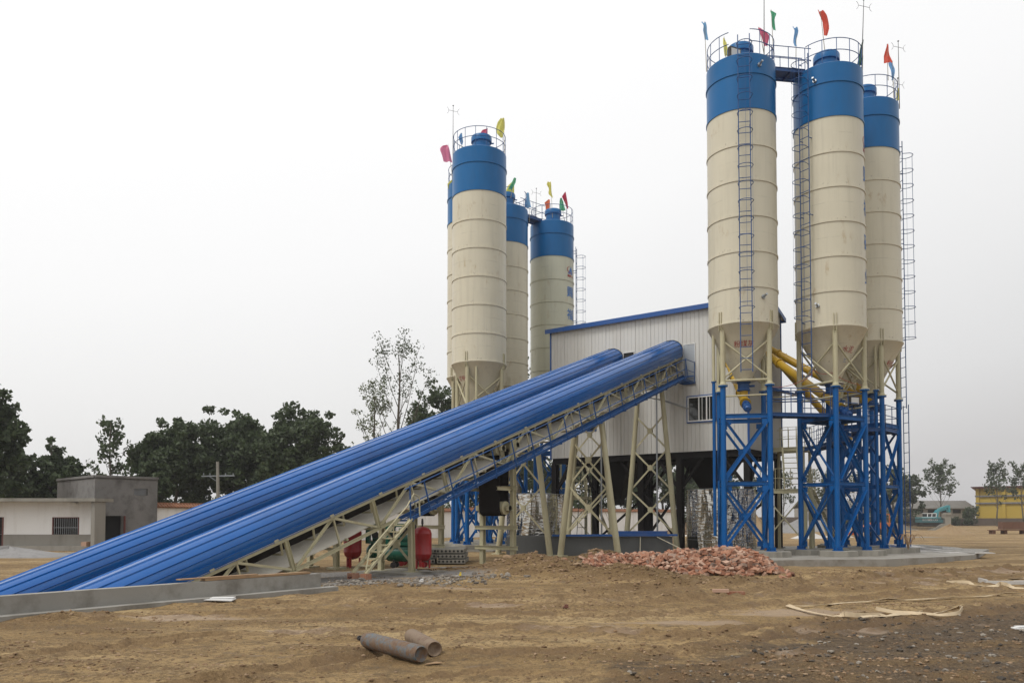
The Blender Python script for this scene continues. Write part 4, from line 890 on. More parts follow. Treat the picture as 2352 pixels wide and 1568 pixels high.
m.build('railing', DBLUE, t)
# ------------------------------------------------------------------ terrain
def hsh(ix, iy, s):
    n = (ix.astype(np.int64)*374761393+iy.astype(np.int64)*668265263+s*1442695041) & 0x7fffffff
    n = ((n ^ (n >> 13))*1274126177) & 0x7fffffff; return ((n ^ (n >> 16)) & 0xffff)/65535.0
def vn(x, y, s=0):
    ix, iy = np.floor(x), np.floor(y); fx, fy = x-ix, y-iy; fx = fx*fx*(3-2*fx); fy = fy*fy*(3-2*fy)
    a, b_, c, d = hsh(ix, iy, s), hsh(ix+1, iy, s), hsh(ix, iy+1, s), hsh(ix+1, iy+1, s)
    return (a+(b_-a)*fx)*(1-fy)+(c+(d-c)*fx)*fy
def fbm(x, y, s=0, o=4, g=.55):
    t = 0; a = 1; n = 0
    for k in range(o): t = t+a*(vn(x*2**k, y*2**k, s+k)-.5); n += a; a *= g
    return t/n*2
def gs(x, y, cx, cy, rx, ry, rot=0):
    c, s = math.cos(rot), math.sin(rot); dx, dy = x-cx, y-cy; u = (dx*c+dy*s)/rx; v = (-dx*s+dy*c)/ry; return np.exp(-(u*u+v*v))
def gp(px, py): p = G(px, py, 0); return p.x, p.y
def _rut(*p): return [gp(*q) for q in p]
RUTS = [(_rut((-200, 1412), (400, 1388), (900, 1384), (1400, 1390), (1800, 1362), (2300, 1330), (2700, 1322)), .22, .05), (_rut((-200, 1445), (400, 1412), (900, 1405), (1420, 1416), (1850, 1382), (2400, 1345), (2700, 1340)), .2, .045),
        (_rut((-100, 1530), (500, 1462), (1100, 1440), (1600, 1462), (2000, 1420), (2500, 1378)), .17, .05), (_rut((300, 1600), (900, 1500), (1500, 1505), (1900, 1450), (2400, 1400)), .16, .05),
        (_rut((900, 1370), (1400, 1356), (1900, 1334), (2300, 1300), (2700, 1285)), .3, .07), (_rut((1300, 1375), (1700, 1362), (2100, 1318), (2600, 1292)), .28, .07), (_rut((500, 1620), (1100, 1545), (1500, 1560), (1900, 1500)), .12, .035)]
MOUNDS = [(*gp(1225, 1312), 1.7, .9, .62, 0), (*gp(1200, 1320), 1.0, .5, .15, 0), (gp(1385, 1300)[0], gp(1385, 1300)[1]+1.2, 1.2, .9, .62, 0), (*gp(1310, 1318), 1.3, .5, .34, 0), (*gp(1500, 1336), 2.4, .5, .28, -.1),
          (*gp(1600, 1346), 1.7, .5, .30, -.1), (*gp(1430, 1334), 1.5, .6, .24, 0), (*gp(1060, 1308), 1.0, .3, .10, 0), (*gp(900, 1348), 1.6, .3, .10, 0), (*gp(2183, 1228), 1.7, 1.2, .0, 0),
          (*gp(1980, 1322), 3.0, .5, .12, 0), (*gp(2000, 1350), 1.2, .25, .10, -.3), (*gp(2150, 1310), 2.5, .5, .10, 0)]
def height(x, y):
    x = np.asarray(x, float); y = np.asarray(y, float)
    near = np.clip((40-y)/15, 0, 1); pt = np.clip(fbm(x*.35, y*.6, 61, 3)*2+.35, 0, 1)
    h = .035*fbm(x*.18, y*.18, 1, 3)+.03*fbm(x*.9, y*1.3, 5, 3)+near*(.010+.035*pt)*fbm(x*2.6, y*3.4, 9, 3, .7)
    rough = np.zeros_like(h)
    for cx, cy, rx, ry, a, r in MOUNDS:
        g = gs(x, y, cx, cy, rx, ry, r); h = h+a*g; rough = np.maximum(rough, g*min(1, a*4))
    h = h+rough*(.20*fbm(x*1.6, y*1.6, 21, 4, .7)+.05*np.abs(fbm(x*6, y*6, 23, 2)))
    mud = gs(x, y, 13.5, 25, 6, 5)*(1-gs(x, y, 7.4, 26.5, 3, 2)); h = h+mud*(.15*fbm(x*1.0, y*2.4, 31, 4, .7))-.06*mud
    # clods in the dark corner
    dk = darkmask(x, y); h = h+dk*(.05*fbm(x*2.4, y*3, 41, 4, .8)+.02)
    # pit and yard gradient
    far = np.clip((y-62)/60, 0, 1)*np.clip((x-8)/20, 0, 1); h = h+.03*far*far*(3-2*far)
    # tyre ruts
    for pl, wd, dp in RUTS:
        dd = np.full(h.shape, 9.0); sg = np.zeros(h.shape)
        for (ax, ay), (bx, by) in zip(pl[:-1], pl[1:]):
            vx_, vy_ = bx-ax, by-ay; l2 = vx_*vx_+vy_*vy_; tt = np.clip(((x-ax)*vx_+(y-ay)*vy_)/l2, 0, 1); d_ = np.hypot(x-ax-tt*vx_, y-ay-tt*vy_); dd = np.minimum(dd, d_)
        tr = np.exp(-(dd/wd)**2); br = np.exp(-((dd-wd*1.7)/(wd*.6))**2); dp = dp*1.5; h = h-dp*tr*(1+.5*fbm(x*3, y*3, 71, 2))+dp*.8*br*(1+1.2*fbm(x*5, y*5, 73, 3, .8))
    # keep the pit between the conveyors and below them low
    ux = (x-O.x)*E1.x+(y-O.y)*E1.y; vx = (x-O.x)*E2.x+(y-O.y)*E2.y
    pit = np.clip((4.9-ux)/.3, 0, 1)*np.clip((ux+4.4)/.3, 0, 1)*np.clip((-23.8-vx)/3.5, 0, 1.0); h = h*(1-pit)-1.9*pit
    h = h-.19*gs(x, y, 16, 33, 7.5, 3.6)-.1*gs(x, y, 23, 40, 4, 5); slab = gs(x, y, 15, 40, 9, 8)**.5; h = np.where(slab > .45, np.minimum(h, .05), h)
    return h
_r = random.Random(21)
for _k in range(70):
    _px, _py = _r.uniform(-50, 2350), _r.uniform(1345, 1575); _s = _r.uniform(.25, .8); MOUNDS.append((*gp(_px, _py), _s*_r.uniform(1.0, 2.2), _s*.45, _r.uniform(.02, .055), _r.uniform(-.35, .15)))
DK = [(0, 0)]
def darkmask(x, y):
    # dark stony soil: beyond a wandering line through the lower right corner
    a = G(1390, 1568); b_ = G(1740, 1440); c = G(2352, 1385)
    l1 = (x-a.x)*(b_.y-a.y)-(y-a.y)*(b_.x-a.x); l1 = l1/math.hypot(b_.x-a.x, b_.y-a.y)
    l2 = (x-b_.x)*(c.y-b_.y)-(y-b_.y)*(c.x-b_.x); l2 = l2/math.hypot(c.x-b_.x, c.y-b_.y)
    d = np.minimum(l1, l2)+1.5*fbm(x*.6, y*1.0, 51, 4, .7)-.3
    return np.clip(d/1.3+.5, 0, 1)
def axis(lo, hi, st, far0, far1, g=1.13):
    a = list(np.arange(lo, hi, st)); s = st; q = a[-1]
    while q < far1: s *= g; q += s; a.append(q)
    s = st; q = a[0]; pre = []
    while q > far0: s *= g; q -= s; pre.append(q)
    return np.array(pre[::-1]+a)
xs = axis(-13, 22, .11, -700, 900); ys = axis(8, 44, .11, -60, 1300)
X, Y = np.meshgrid(xs, ys); Z = height(X, Y); Z = np.where((Y > 160), Z*0+.2+(Z-.2)*.2, Z)
V = np.stack([X, Y, Z], -1).reshape(-1, 3); nx, ny = len(xs), len(ys)
i, j = np.meshgrid(np.arange(nx-1), np.arange(ny-1)); a = (j*nx+i).ravel(); Fq = np.stack([a, a+1, a+nx+1, a+nx], 1)
def groundmat():
    m, n, bs = newmat('yard_soil'); g = N(n, 'ShaderNodeNewGeometry').outputs['Position']
    at_ = N(n, 'ShaderNodeVertexColor', layer_name='soil'); sp_ = N(n, 'ShaderNodeSeparateColor'); L(n, at_.outputs['Color'], sp_.inputs[0])
    k1 = noise(n, g, .35, 6, .62, (.55, 1.5, 1)); k2 = noise(n, g, 2.4, 6, .7, (.7, 1.3, 1)); k3 = noise(n, g, 14, 5, .75); k4 = noise(n, g, 55, 3, .7)
    cl = ramp(n, k1, (.36, (.175, .108, .044)), (.46, (.255, .167, .071)), (.54, (.325, .22, .100)), (.66, (.42, .305, .155)))
    cl = mix(n, mth(n, 'MULTIPLY', step(n, k2, .49, .58), .65), cl, (.135, .086, .038))
    cl = mix(n, mth(n, 'MULTIPLY', step(n, k3, .50, .58), .7), cl, (.095, .062, .029))
    cl = mix(n, mth(n, 'MULTIPLY', step(n, k4, .55, .62), .45), cl, (.44, .335, .20))
    # dark stony soil
    dk = ramp(n, k3, (.34, (.028, .018, .011)), (.46, (.060, .040, .024)), (.56, (.105, .073, .044)), (.69, (.19, .145, .095)))
    dk = mix(n, step(n, k4, .64, .70), dk, (.30, .27, .23)); edge = step(n, mth(n, 'ADD', sp_.outputs[0], mth(n, 'MULTIPLY', mth(n, 'ADD', mth(n, 'SUBTRACT', k3, .5), mth(n, 'MULTIPLY', mth(n, 'SUBTRACT', k2, .5), 1.5)), 1.6)), .15, .85)
    edge = mth(n, 'MULTIPLY', edge, .92); cl = mix(n, edge, cl, dk)
    # grey gravel
    gr = ramp(n, k4, (.35, (.13, .122, .115)), (.6, (.27, .255, .24)), (.7, (.40, .385, .36)))
    cl = mix(n, step(n, mth(n, 'ADD', sp_.outputs[1], mth(n, 'MULTIPLY', mth(n, 'SUBTRACT', k3, .5), .9)), .38, .6), cl, gr)
    # pale wet clay
    wt = step(n, mth(n, 'ADD', sp_.outputs[2], mth(n, 'MULTIPLY', mth(n, 'SUBTRACT', k2, .5), 1.2)), .45, .75)
    cl = mix(n, mth(n, 'MULTIPLY', wt, .65), cl, (.36, .265, .185))
    # churned dark loam on mounds, by steepness of the relief
    nr = N(n, 'ShaderNodeNewGeometry'); sz = N(n, 'ShaderNodeSeparateXYZ'); L(n, nr.outputs['True Normal'], sz.inputs[0])
    stp = step(n, mth(n, 'SUBTRACT', 1.0, sz.outputs[2]), .02, .12); cl = mix(n, mth(n, 'MULTIPLY', stp, .6), cl, (.17, .108, .058))
    lo_ = step(n, mth(n, 'ADD', at_.outputs['Alpha'], mth(n, 'MULTIPLY', mth(n, 'SUBTRACT', k3, .5), 1.3)), .30, .62); lc = ramp(n, k4, (.35, (.08, .048, .020)), (.52, (.155, .098, .043)), (.66, (.25, .17, .085))); cl = mix(n, mth(n, 'MULTIPLY', lo_, .85), cl, lc)
    L(n, cl, bs.inputs['Base Color']); rg = mth(n, 'MULTIPLY_ADD', wt, -.35); rg.node.inputs[2].default_value = .93; L(n, rg, bs.inputs['Roughness']); bs.inputs['Specular IOR Level'].default_value = .3
    hh = mth(n, 'ADD', mth(n, 'MULTIPLY', k3, .06), mth(n, 'MULTIPLY', k4, .02)); hh = mth(n, 'ADD', hh, mth(n, 'MULTIPLY', k2, .10)); bump(n, bs, hh, .85, .9); return m
ground = npmesh('ground', V, Fq, groundmat(), smooth=True); tag(ground, kind='structure')
# tilt-free masks as a colour attribute: r dark stony soil, g grey gravel, b pale wet clay
xf, yf = V[:, 0], V[:, 1]
def patch(px, py, rx, ry, rot=0): p = gp(px, py); return gs(xf, yf, p[0], p[1], rx, ry, rot)
gv = np.zeros(len(V))
for q in ((900, 1318, 3.5, 1.7), (1050, 1303, 2.2, 1.2), (780, 1330, 2.4, 1.0), (1120, 1306, 1.3, .8), (60, 1272, 7, 2.2), (2250, 1219, 9, 2.0), (2090, 1232, 4, 2), (1330, 1250, 6, 5), (860, 1340, 2, .5)): gv = np.maximum(gv, patch(*q)*1.1)
wv = np.zeros(len(V))
for q in ((1920, 1450, 1.1, .35), (1830, 1510, .5, .45), (1850, 1405, 2, .7), (1560, 1430, 1.6, .5), (1330, 1440, 1.2, .35), (1420, 1450, .8, .2), (1140, 1392, .8, .3), (2250, 1312, 2.6, .5), (2050, 1320, 2.5, .5), (2080, 1338, 2, .3), (2230, 1243, 8, 1.2), (1080, 1350, 1.3, .25), (700, 1450, 1, .3), (400, 1420, 2, .4), (2150, 1262, 5, .6)): wv = np.maximum(wv, patch(*q)*.95)
rut = np.abs(np.sin((yf*1.1+.9*np.sin(xf*.23)+xf*.16)*1.9)); wv = np.maximum(wv, .42*rut**6*(1-gv))
ca = ground.data.color_attributes.new('soil', 'FLOAT_COLOR', 'POINT'); lm_ = np.zeros(len(V))
for cx_, cy_, rx_, ry_, a_, r_ in MOUNDS: lm_ = np.maximum(lm_, gs(xf, yf, cx_, cy_, rx_*1.1, ry_*1.2, r_)*min(1.0, .55+a_*1.2))
_m = gs(xf, yf, 14.5, 25, 8, 5.5)*(1-gs(xf, yf, 7.4, 26.5, 3, 2)); lm_ = np.maximum(lm_, _m*(.42+1.0*fbm(xf*.9, yf*2.6, 33, 4, .7))); wv = np.maximum(wv, _m*(.25+1.1*fbm(xf*.8+9, yf*2.2, 35, 3, .6)))
_f = gs(xf, yf, 40, 55, 45, 16); lm_ = np.maximum(lm_, _f*(.28+1.0*fbm(xf*.25, yf*.9, 37, 4, .7)))
for pl, wd, dp in RUTS:
    dd = np.full(len(V), 9.0)
    for (ax, ay), (bx, by) in zip(pl[:-1], pl[1:]):
        vx_, vy_ = bx-ax, by-ay; tt = np.clip(((xf-ax)*vx_+(yf-ay)*vy_)/(vx_*vx_+vy_*vy_), 0, 1); dd = np.minimum(dd, np.hypot(xf-ax-tt*vx_, yf-ay-tt*vy_))
    lm_ = np.maximum(lm_, .42*np.exp(-((dd-wd*1.6)/(wd*.7))**2)); wv = np.maximum(wv, .55*np.exp(-(dd/wd)**2))
arr = np.stack([darkmask(xf, yf)*(yf < 30)*(xf > -1), np.clip(gv, 0, 1), np.clip(wv, 0, 1), np.clip(lm_, 0, 1)], 1).astype(np.float32); ca.data.foreach_set('color', arr.ravel())
hz = lambda x, y: float(height(np.array([x]), np.array([y]))[0])
# scattered clods and stones
ICO_V = np.array([(0, 0, 1), (.89, 0, .45), (.28, .85, .45), (-.72, .53, .45), (-.72, -.53, .45), (.28, -.85, .45), (.72, .53, -.45), (-.28, .85, -.45), (-.89, 0, -.45), (-.28, -.85, -.45), (.72, -.53, -.45), (0, 0, -1)], float)
ICO_F = np.array([(0, 1, 2), (0, 2, 3), (0, 3, 4), (0, 4, 5), (0, 5, 1), (1, 6, 2), (2, 7, 3), (3, 8, 4), (4, 9, 5), (5, 10, 1), (6, 7, 2), (7, 8, 3), (8, 9, 4), (9, 10, 5), (10, 6, 1), (11, 7, 6), (11, 8, 7), (11, 9, 8), (11, 10, 9), (11, 6, 10)])
def clods(name, pts, sizes, mat, seed, label, cat):
    rng = np.random.RandomState(seed); n = len(pts); base = np.repeat(ICO_V[None], n, 0)*(1+rng.uniform(-.3, .3, (n, 12, 1))); sc_ = np.stack([rng.uniform(.7, 1.5, n), rng.uniform(.7, 1.3, n), rng.uniform(.4, .85, n)], -1)
    base = base*sc_[:, None]*sizes[:, None, None]; a = rng.uniform(0, 6.28, n); c, s = np.cos(a)[:, None], np.sin(a)[:, None]
    x = base[..., 0]*c-base[..., 1]*s; y = base[..., 0]*s+base[..., 1]*c; V_ = np.stack([x, y, base[..., 2]], -1)+pts[:, None]
    F_ = (ICO_F[None]+np.arange(n)[:, None, None]*12).reshape(-1, 3); return tag(npmesh(name, V_.reshape(-1, 3), F_, mat), label, cat, kind='stuff')
def soilmat(name, a, b_, c):
    m, n, bs = newmat(name); g = N(n, 'ShaderNodeNewGeometry'); cl = ramp(n, g.outputs['Random Per Island'], (0, a), (.6, b_), (1, c)); L(n, cl, bs.inputs['Base Color']); bs.inputs['Roughness'].default_value = .95
    bump(n, bs, noise(n, g.outputs['Position'], 40, 3), .5, .01); return m
CLOD = soilmat('clod_soil', (.12, .072, .036), (.20, .125, .065), (.30, .21, .13)); STONE = soilmat('stone', (.04, .034, .028), (.10, .08, .06), (.27, .24, .20))
rng = np.random.RandomState(5); P_ = []; S_ = []
for cx, cy, rx, ry, a_, r_ in MOUNDS:
    n = int(190*rx*ry*(1+a_*2)); x = cx+rng.normal(0, rx*.75, n); y = cy+rng.normal(0, ry*.75, n); P_.append(np.stack([x, y], -1)); S_.append(rng.gamma(1.6, .018, n)*min(1.0, .4+a_*2)+.008)
n = 14000; x = rng.uniform(-11, 16, n); y = 9+20*rng.uniform(0, 1, n)**1.2; k = fbm(x*.5, y*1.1, 77, 3) > .02; P_.append(np.stack([x[k], y[k]], -1)); S_.append(rng.gamma(1.2, .008, k.sum())+.005)
P_ = np.concatenate(P_); S_ = np.clip(np.concatenate(S_), 0, .13); S_ = np.where(P_[:, 1] < 24, np.minimum(S_, .012+.0016*P_[:, 1]), S_); Zc = height(P_[:, 0], P_[:, 1]); clods('clods', np.column_stack([P_, Zc]), S_, CLOD, 1, 'crumbled brown clods of earth strewn over the yard and its mounds', 'clods')
n = 9000; x = rng.uniform(1, 17, n); y = 8+16*rng.uniform(0, 1, n); k = darkmask(x, y) > .6; x, y = x[k], y[k]; s_ = rng.gamma(1.1, .010, len(x))+.005; clods('stones', np.column_stack([x, y, height(x, y)+s_*.2]), np.clip(s_, 0, .042), STONE, 2, 'small stones and gravel bits in the dark soil at the lower right', 'stones')
p = [gp(*q) for q in ((900, 1345), (980, 1338), (1080, 1325), (860, 1335), (830, 1342), (1000, 1330))]; x = np.concatenate([rng.normal(q[0], .8, 160) for q in p]); y = np.concatenate([rng.normal(q[1], .35, 160) for q in p]); s_ = rng.gamma(1.6, .014, len(x))+.01
GRUB = soilmat('grey_rubble', (.11, .095, .08), (.19, .165, .135), (.29, .26, .22)); clods('rubble', np.column_stack([x, y, height(x, y)+s_*.3]), np.clip(s_, 0, .1), GRUB, 3, 'grey crushed rubble at the edge of the gravel pad', 'rubble')
p = [gp(1375, 1300), gp(1170, 1392-85)]; x = rng.normal(p[0][0], .8, 500); y = rng.normal(p[0][1]-.2, .5, 500); s_ = rng.gamma(1.6, .012, 500)+.01; clods('rubble', np.column_stack([x, y, height(x, y)+s_*.3]), np.clip(s_, 0, .08), GRUB, 4, 'greyish crumbs covering the earth heap left of the bricks', 'rubble')
# ------------------------------------------------------------------ bricks
BL, BW, BH = .29, .14, .075
LOBES = [(7.15, 27.0, 1.75, 1.75, .88), (6.1, 28.5, 1.5, 1.3, .74), (4.9, 29.5, 1.5, 1.2, .60), (3.8, 30.2, 1.2, 1.0, .36), (8.1, 26.2, .65, .85, .33), (7.0, 26.1, 1.3, 1.0, .5)]
def heap(x, y):
    h = 0*x
    for cx, cy, rx, ry, a in LOBES:
        q = ((x-cx)/rx)**2+((y-cy)/ry)**2; h = np.maximum(h, a*np.clip(1-q, 0, 1)**.72)
    return h
hx, hy = np.meshgrid(np.arange(2, 11, .12), np.arange(24, 33, .12)); hh_ = heap(hx, hy)*.78*(1+.15*fbm(hx*2, hy*2, 90, 3))+height(hx, hy)-.10; nn = hx.shape
V = np.stack([hx, hy, hh_], -1).reshape(-1, 3); i, j = np.meshgrid(np.arange(nn[1]-1), np.arange(nn[0]-1)); a = (j*nn[1]+i).ravel(); keep = heap(V[a, 0], V[a, 1]) > .0
tag(npmesh('brick_rubble', V, np.stack([a, a+1, a+nn[1]+1, a+nn[1]], 1)[keep], CLOD, smooth=False), 'crushed brick dirt filling the big brick heap', 'rubble', kind='stuff')
rng = np.random.RandomState(11); B_ = []
while len(B_) < 1800:
    x, y = rng.uniform(2.4, 10.6), rng.uniform(24.6, 32.6); h = float(heap(np.array([x]), np.array([y]))[0])
    if h < .01: continue
    z = (h*.92+.02)-rng.uniform(0, .16)*min(1, h*3); B_.append((x, y, z+hz(x, y)*1.0))
for px, py in ((1812, 1325), (1820, 1324), (1809, 1322), (1338, 1298), (1348, 1302), (1356, 1298), (1333, 1293), (1800, 1327)): q = gp(px, py); B_.append((*q, hz(*q)+.04))
vis = sorted(B_, key=lambda q: q[1]-q[2]*1.2-rng.uniform(0, .6))
bm_ = MB(); bm_.box((0, 0, 0), (BL, BW, BH)); half = MB(); half.box((0, 0, 0), (.14, BW, BH))
proto = bm_.build('brick', BRICK, recenter=False, smooth=0); proto2 = half.build('brick', BRICK, recenter=False, smooth=0); used = []
LB = 'loose red brick or piece of one in the long tumbled heap before the right silos'
def place(o, q, tilt=1.0): o.location = q; o.rotation_euler = (rng.normal(0, .5)*tilt, rng.normal(0, .4)*tilt, rng.uniform(0, 6.28))
for k_, q in enumerate(vis[:292]):
    src = proto2 if k_ % 4 == 1 else proto
    if src not in used: o = src; used.append(src)
    else: o = src.copy(); col.objects.link(o)
    place(o, q); tag(o, LB, 'brick', 'bricks of the tumbled heap')
rest = MB()
for q in vis[292:]:
    e_ = Matrix.Rotation(rng.uniform(0, 6.28), 3, 'Z') @ Matrix.Rotation(rng.normal(0, .5), 3, 'X') @ Matrix.Rotation(rng.normal(0, .5), 3, 'Y'); rest.box(q, (BL if rng.rand() > .25 else .13, BW, BH), e_)
tag(rest.build('bricks', BRICK, smooth=0), 'mass of tumbled red bricks in the upper and rear part of the heap', 'bricks', kind='stuff')
st = MB(); q = G(1790, 1287, .0)
for k in range(5):
    for a in range(2): st.box((q.x-.06+.125*a+rng.uniform(-.01, .01), q.y+1.5, .12+BH*(k+.5)), (.115, .24, BH-.004))
tag(st.build('brick_stack', BRICK, smooth=0), 'short neat stack of bricks behind the right end of the brick heap', 'brick stack')
for k_, (px, lb) in enumerate(((1647, 'left one of two bricks lying alone on the open yard'), (1680, 'right one of two bricks lying alone on the open yard'))):
    q = gp(px+8, 1360); o = proto.copy(); col.objects.link(o); o.location = (q[0], q[1], hz(*q)+.065); o.rotation_euler = (0, 0, -.1+.1*k_); o.scale = (1.6 if k_ else 1.35, 1, 1); tag(o, lb, 'brick', 'two lone bricks on the yard')
m = MB()
for k in range(70):
    q = gp(rng.normal(1985-0, 14)-0, 1298); break
q = gp(1145, 1306)
for k in range(45): m.box((q[0]+1.5+rng.normal(0, .4), q[1]+2+rng.normal(0, .3), .12+rng.uniform(0, .18)), (BL, BW, BH), Matrix.Rotation(rng.uniform(0, 6), 3, 'Z') @ Matrix.Rotation(rng.normal(0, .5), 3, 'X'))
tag(m.build('bricks', BRICK, smooth=0), 'small pile of bricks behind the take-up frame of the near conveyor', 'bricks', kind='stuff')
# ------------------------------------------------------------------ pit walls around the conveyor feet
def PL(u, v, z=0): return P(u, v, z)
def uvbox(name, u0, u1, v0, v1, z0, z1, mat, label=None, cat=None, kind=None, zt1=None):
    m = MB(); ps = [P(u0, v0), P(u1, v0), P(u1, v1), P(u0, v1)]; m.prism([(p.x, p.y) for p in ps], z0, z1); o = m.build(name, mat, smooth=0); return tag(o, label, cat, kind=kind)
uvbox('pit_wall', 4.78, 5.03, -46, -22.2, -2, .44, PITC, 'long grey concrete kerb wall along the near side of the conveyor pit', 'pit wall')
uvbox('pit_footing', 4.98, 5.35, -46, -21.9, -.4, .11, PITC, 'low concrete step at the foot of the near pit wall', 'footing')
uvbox('pit_wall', -4.4, -4.15, -46, -27.0, -2, .30, DCONC, 'dark concrete wall along the far side of the conveyor pit', 'pit wall')
m = MB(); a, b_ = P(4.9, -22.5, .475), P(4.88, -25.4, .475); m.bar(a, b_, .2, .05); m.bar(P(4.86, -24.0, .515), P(4.9, -26.0, .515), .16, .025); tag(m.build('plank', WOOD, smooth=0), 'brown timber planks lying on top of the near pit wall', 'plank')
uvbox('curb', .8, 2.95, -21.7, -20.9, -.2, .10, CONC, 'low concrete footing under the short trestle by the red tank', 'footing')
uvbox('curb', -2.95, -.6, -21.7, -20.9, -.2, .12, CONC, 'low concrete footing under the short trestle of the farther conveyor', 'footing')
uvbox('curb', .7, 3.0, -17.0, -15.0, -.2, .06, CONC, 'low concrete base under the belt take-up frame', 'footing')
# ------------------------------------------------------------------ red receivers, compressors, slabs
def receiver(label, p, r=.36, h=1.75, valve=True):
    t = thing('air_receiver', label, 'air receiver', p, 0, 'red air receivers'); m = MB(); z0 = .28; m.lathe([(0, z0-.02), (r*.55, z0+.03), (r*.88, z0+.13), (r, z0+.26), (r+.004, z0+.27), (r, z0+.28), (r, h-.2), (r+.004, h-.19), (r, h-.18), (r*.88, h-.06), (r*.55, h+.03), (0, h+.07)], 32); m.build('vessel', RED, t)
    for k in range(3): a = k*2.09+.4; m = MB(); m.box((r*.8*math.cos(a), r*.8*math.sin(a), .16), (.05, .09, .36), a); m.build('leg', RED, t, smooth=0)
    if valve: m = MB(); m.tube((0, 0, h+.05), (0, 0, h+.15), .03); m.tube((0, 0, h+.15), (0, 0, h+.34), .045, .03); m.build('valve', DARK, t)
    return t
p = G(969, 1309); receiver('red upright air receiver right of the short trestle post', (p.x, p.y+.1, .02), .33, 1.45)
p = G(806, 1303); rc = receiver('red upright air receiver seen behind the nearer conveyor truss', (p.x, p.y+.3, .02), .33, 1.45)
def compressor(label, p, rz):
    t = thing('compressor', label, 'compressor', p, rz, 'green piston compressors'); m = MB(); r = .30; z = .52; Rx = Matrix.Rotation(R(90), 3, 'Y')
    m.lathe([(0, -.85), (r*.6, -.83), (r*.9, -.75), (r, -.62), (r, .62), (r*.9, .75), (r*.6, .83), (0, .85)], 28, (0, 0, z), Rx); m.box((0, 0, z+r+.0), (1.3, .42, .04)); m.build('tank', GREEN, t)
    m = MB(); x = -.45
    for dx, dz in ((-.55, .0), (-.2, .05), (.12, .0)): m.tube((dx, 0, z+r+.25), (dx-.05, 0, z+r+.62), .11, .10, n=10)
    for dx in (-.55, -.2, .12):
        for k in range(5): m.disc((dx-.03, 0, z+r+.34+k*.055), (0, 0, 1), .135, .02)
    m.tube((-.6, 0, z+r+.2), (.2, 0, z+r+.2), .16, n=14); m.box((.5, 0, z+r+.2), (.45, .3, .3)); m.build('pump', GREEN, t)
    m = MB()
    pts = [(-.78, z+r+.02), (-.78, z+r+.6), (-.68, z+r+.75), (.05, z+r+.75)]
    m.bb(-.8, .25, -.36, -.30, z+r+.02, z+r+.12); m.bb(-.8, -.66, -.36, -.30, z+r+.12, z+r+.66); m.bb(-.8, .25, -.36, -.30, z+r+.66, z+r+.78); m.bb(-.8, -.76, -.36, .2, z+r+.02, z+r+.7); m.build('belt_guard', GREEN, t, smooth=0)
    m = MB(); m.disc((-.1, -.24, z+r+.55), (0, 1, 0), .13, .06, 20); m.disc((-.1, -.3, z+r+.55), (0, 1, 0), .08, .1, 16); m.disc((.22, -.26, z+r+.66), (0, 1, 0), .12, .12, 18); m.disc((-.45, -.25, z+r+.35), (0, 1, 0), .12, .05, 18); m.tube((.3, 0, z+r+.2), (.78, 0, z+r+.2), .13, n=16); m.build('motor', DARK, t)
    for sx in (-.5, .55):
        for sy in (-.24, .24): m = MB(); m.disc((sx, sy, .11), (0, 1, 0), .11, .06, 16); m.disc((sx, sy-.001, .11), (0, 1, 0), .05, .075, 12); m.box((sx, sy*.8, .23), (.06, .04, .18)); m.build('wheel', DARK if sx < 0 else RED, t)
    m = MB(); m.add([(.05, -r*.80-.02, z+.2), (.3, -r*.80-.02, z+.2), (.34, -r*.62-.02, z+.28), (.02, -r*.62-.02, z+.28)], [(0, 1, 2, 3)]); m.build('sticker', YSTK, t, smooth=0)
    m = MB(); m.add([(.42, -r-.012, z-.03), (.58, -r-.012, z-.03), (.5, -r*.93-.012, z+.12)], [(0, 1, 2)]); m.build('emblem', PSTK, t, smooth=0)
    return t
YSTK = solid('yellow_sticker', (.70, .52, .02), .5); PSTK = solid('pink_emblem', (.55, .16, .20), .5)
p = G(893, 1300); compressor('green piston compressor on the left with a white hose coiled at its end', (p.x, p.y, .03), -.12)
p = G(938, 1305); compressor('green piston compressor on the right, partly behind the red receiver', (p.x, p.y, .03), -.08)
c_ = G(858, 1300); pts = [Vector((c_.x-.0+.33*math.cos(a+k*.15), c_.y+.45+.02*k, .62+.36*math.sin(a))) for k, a in enumerate(np.linspace(0, 14, 44))]
m = MB(); m.path(pts, .016, 6); tag(m.build('hose', WFRAME), 'white air hose coiled in loops at the left compressor', 'hose')
def hollow(label, p, rz, n=1):
    t = MB(); 
    L_, W_, H_ = 2.6, 1.1, .15; nh = 7; rr = .045; m = MB(); m.bb(-W_/2, W_/2, 0, L_, 0, H_)
    o = thing('hollow_slab', label, 'concrete slab', p, rz, 'stacked hollow-core slabs'); m.build('body', CONC, o, smooth=0); m = MB()
    for k in range(nh): m.disc((-W_/2+W_*(k+.5)/nh, -.004, H_/2), (0, 1, 0), rr, .006, 12)
    m.build('core_holes', VOID, o, smooth=0); return o
p = G(1016, 1300); q0 = (p.x, p.y+1.2)
for k, nm in enumerate(('bottom', 'middle', 'top')): hollow('%s hollow-core concrete slab of the left stack right of the red receiver' % nm, (q0[0]-.95+.04*k, q0[1]+.05*k, .05+.2*k), .06)
for k, nm in enumerate(('bottom', 'middle', 'top')): hollow('%s hollow-core concrete slab of the right stack behind the conveyor posts' % nm, (q0[0]+.25-.03*k, q0[1]-.1+.05*k, .05+.2*k), .0)
m = MB(); p = G(955, 1318)
for k in range(3): m.path([(p.x+.05, p.y+.1+.12*k, .17), (p.x+.55+.06*k, p.y-.05+.1*k, .17)], .055, 10)
tag(m.build('timber_logs', WOOD), 'three short round logs lying at the foot of the trestle post', 'logs')
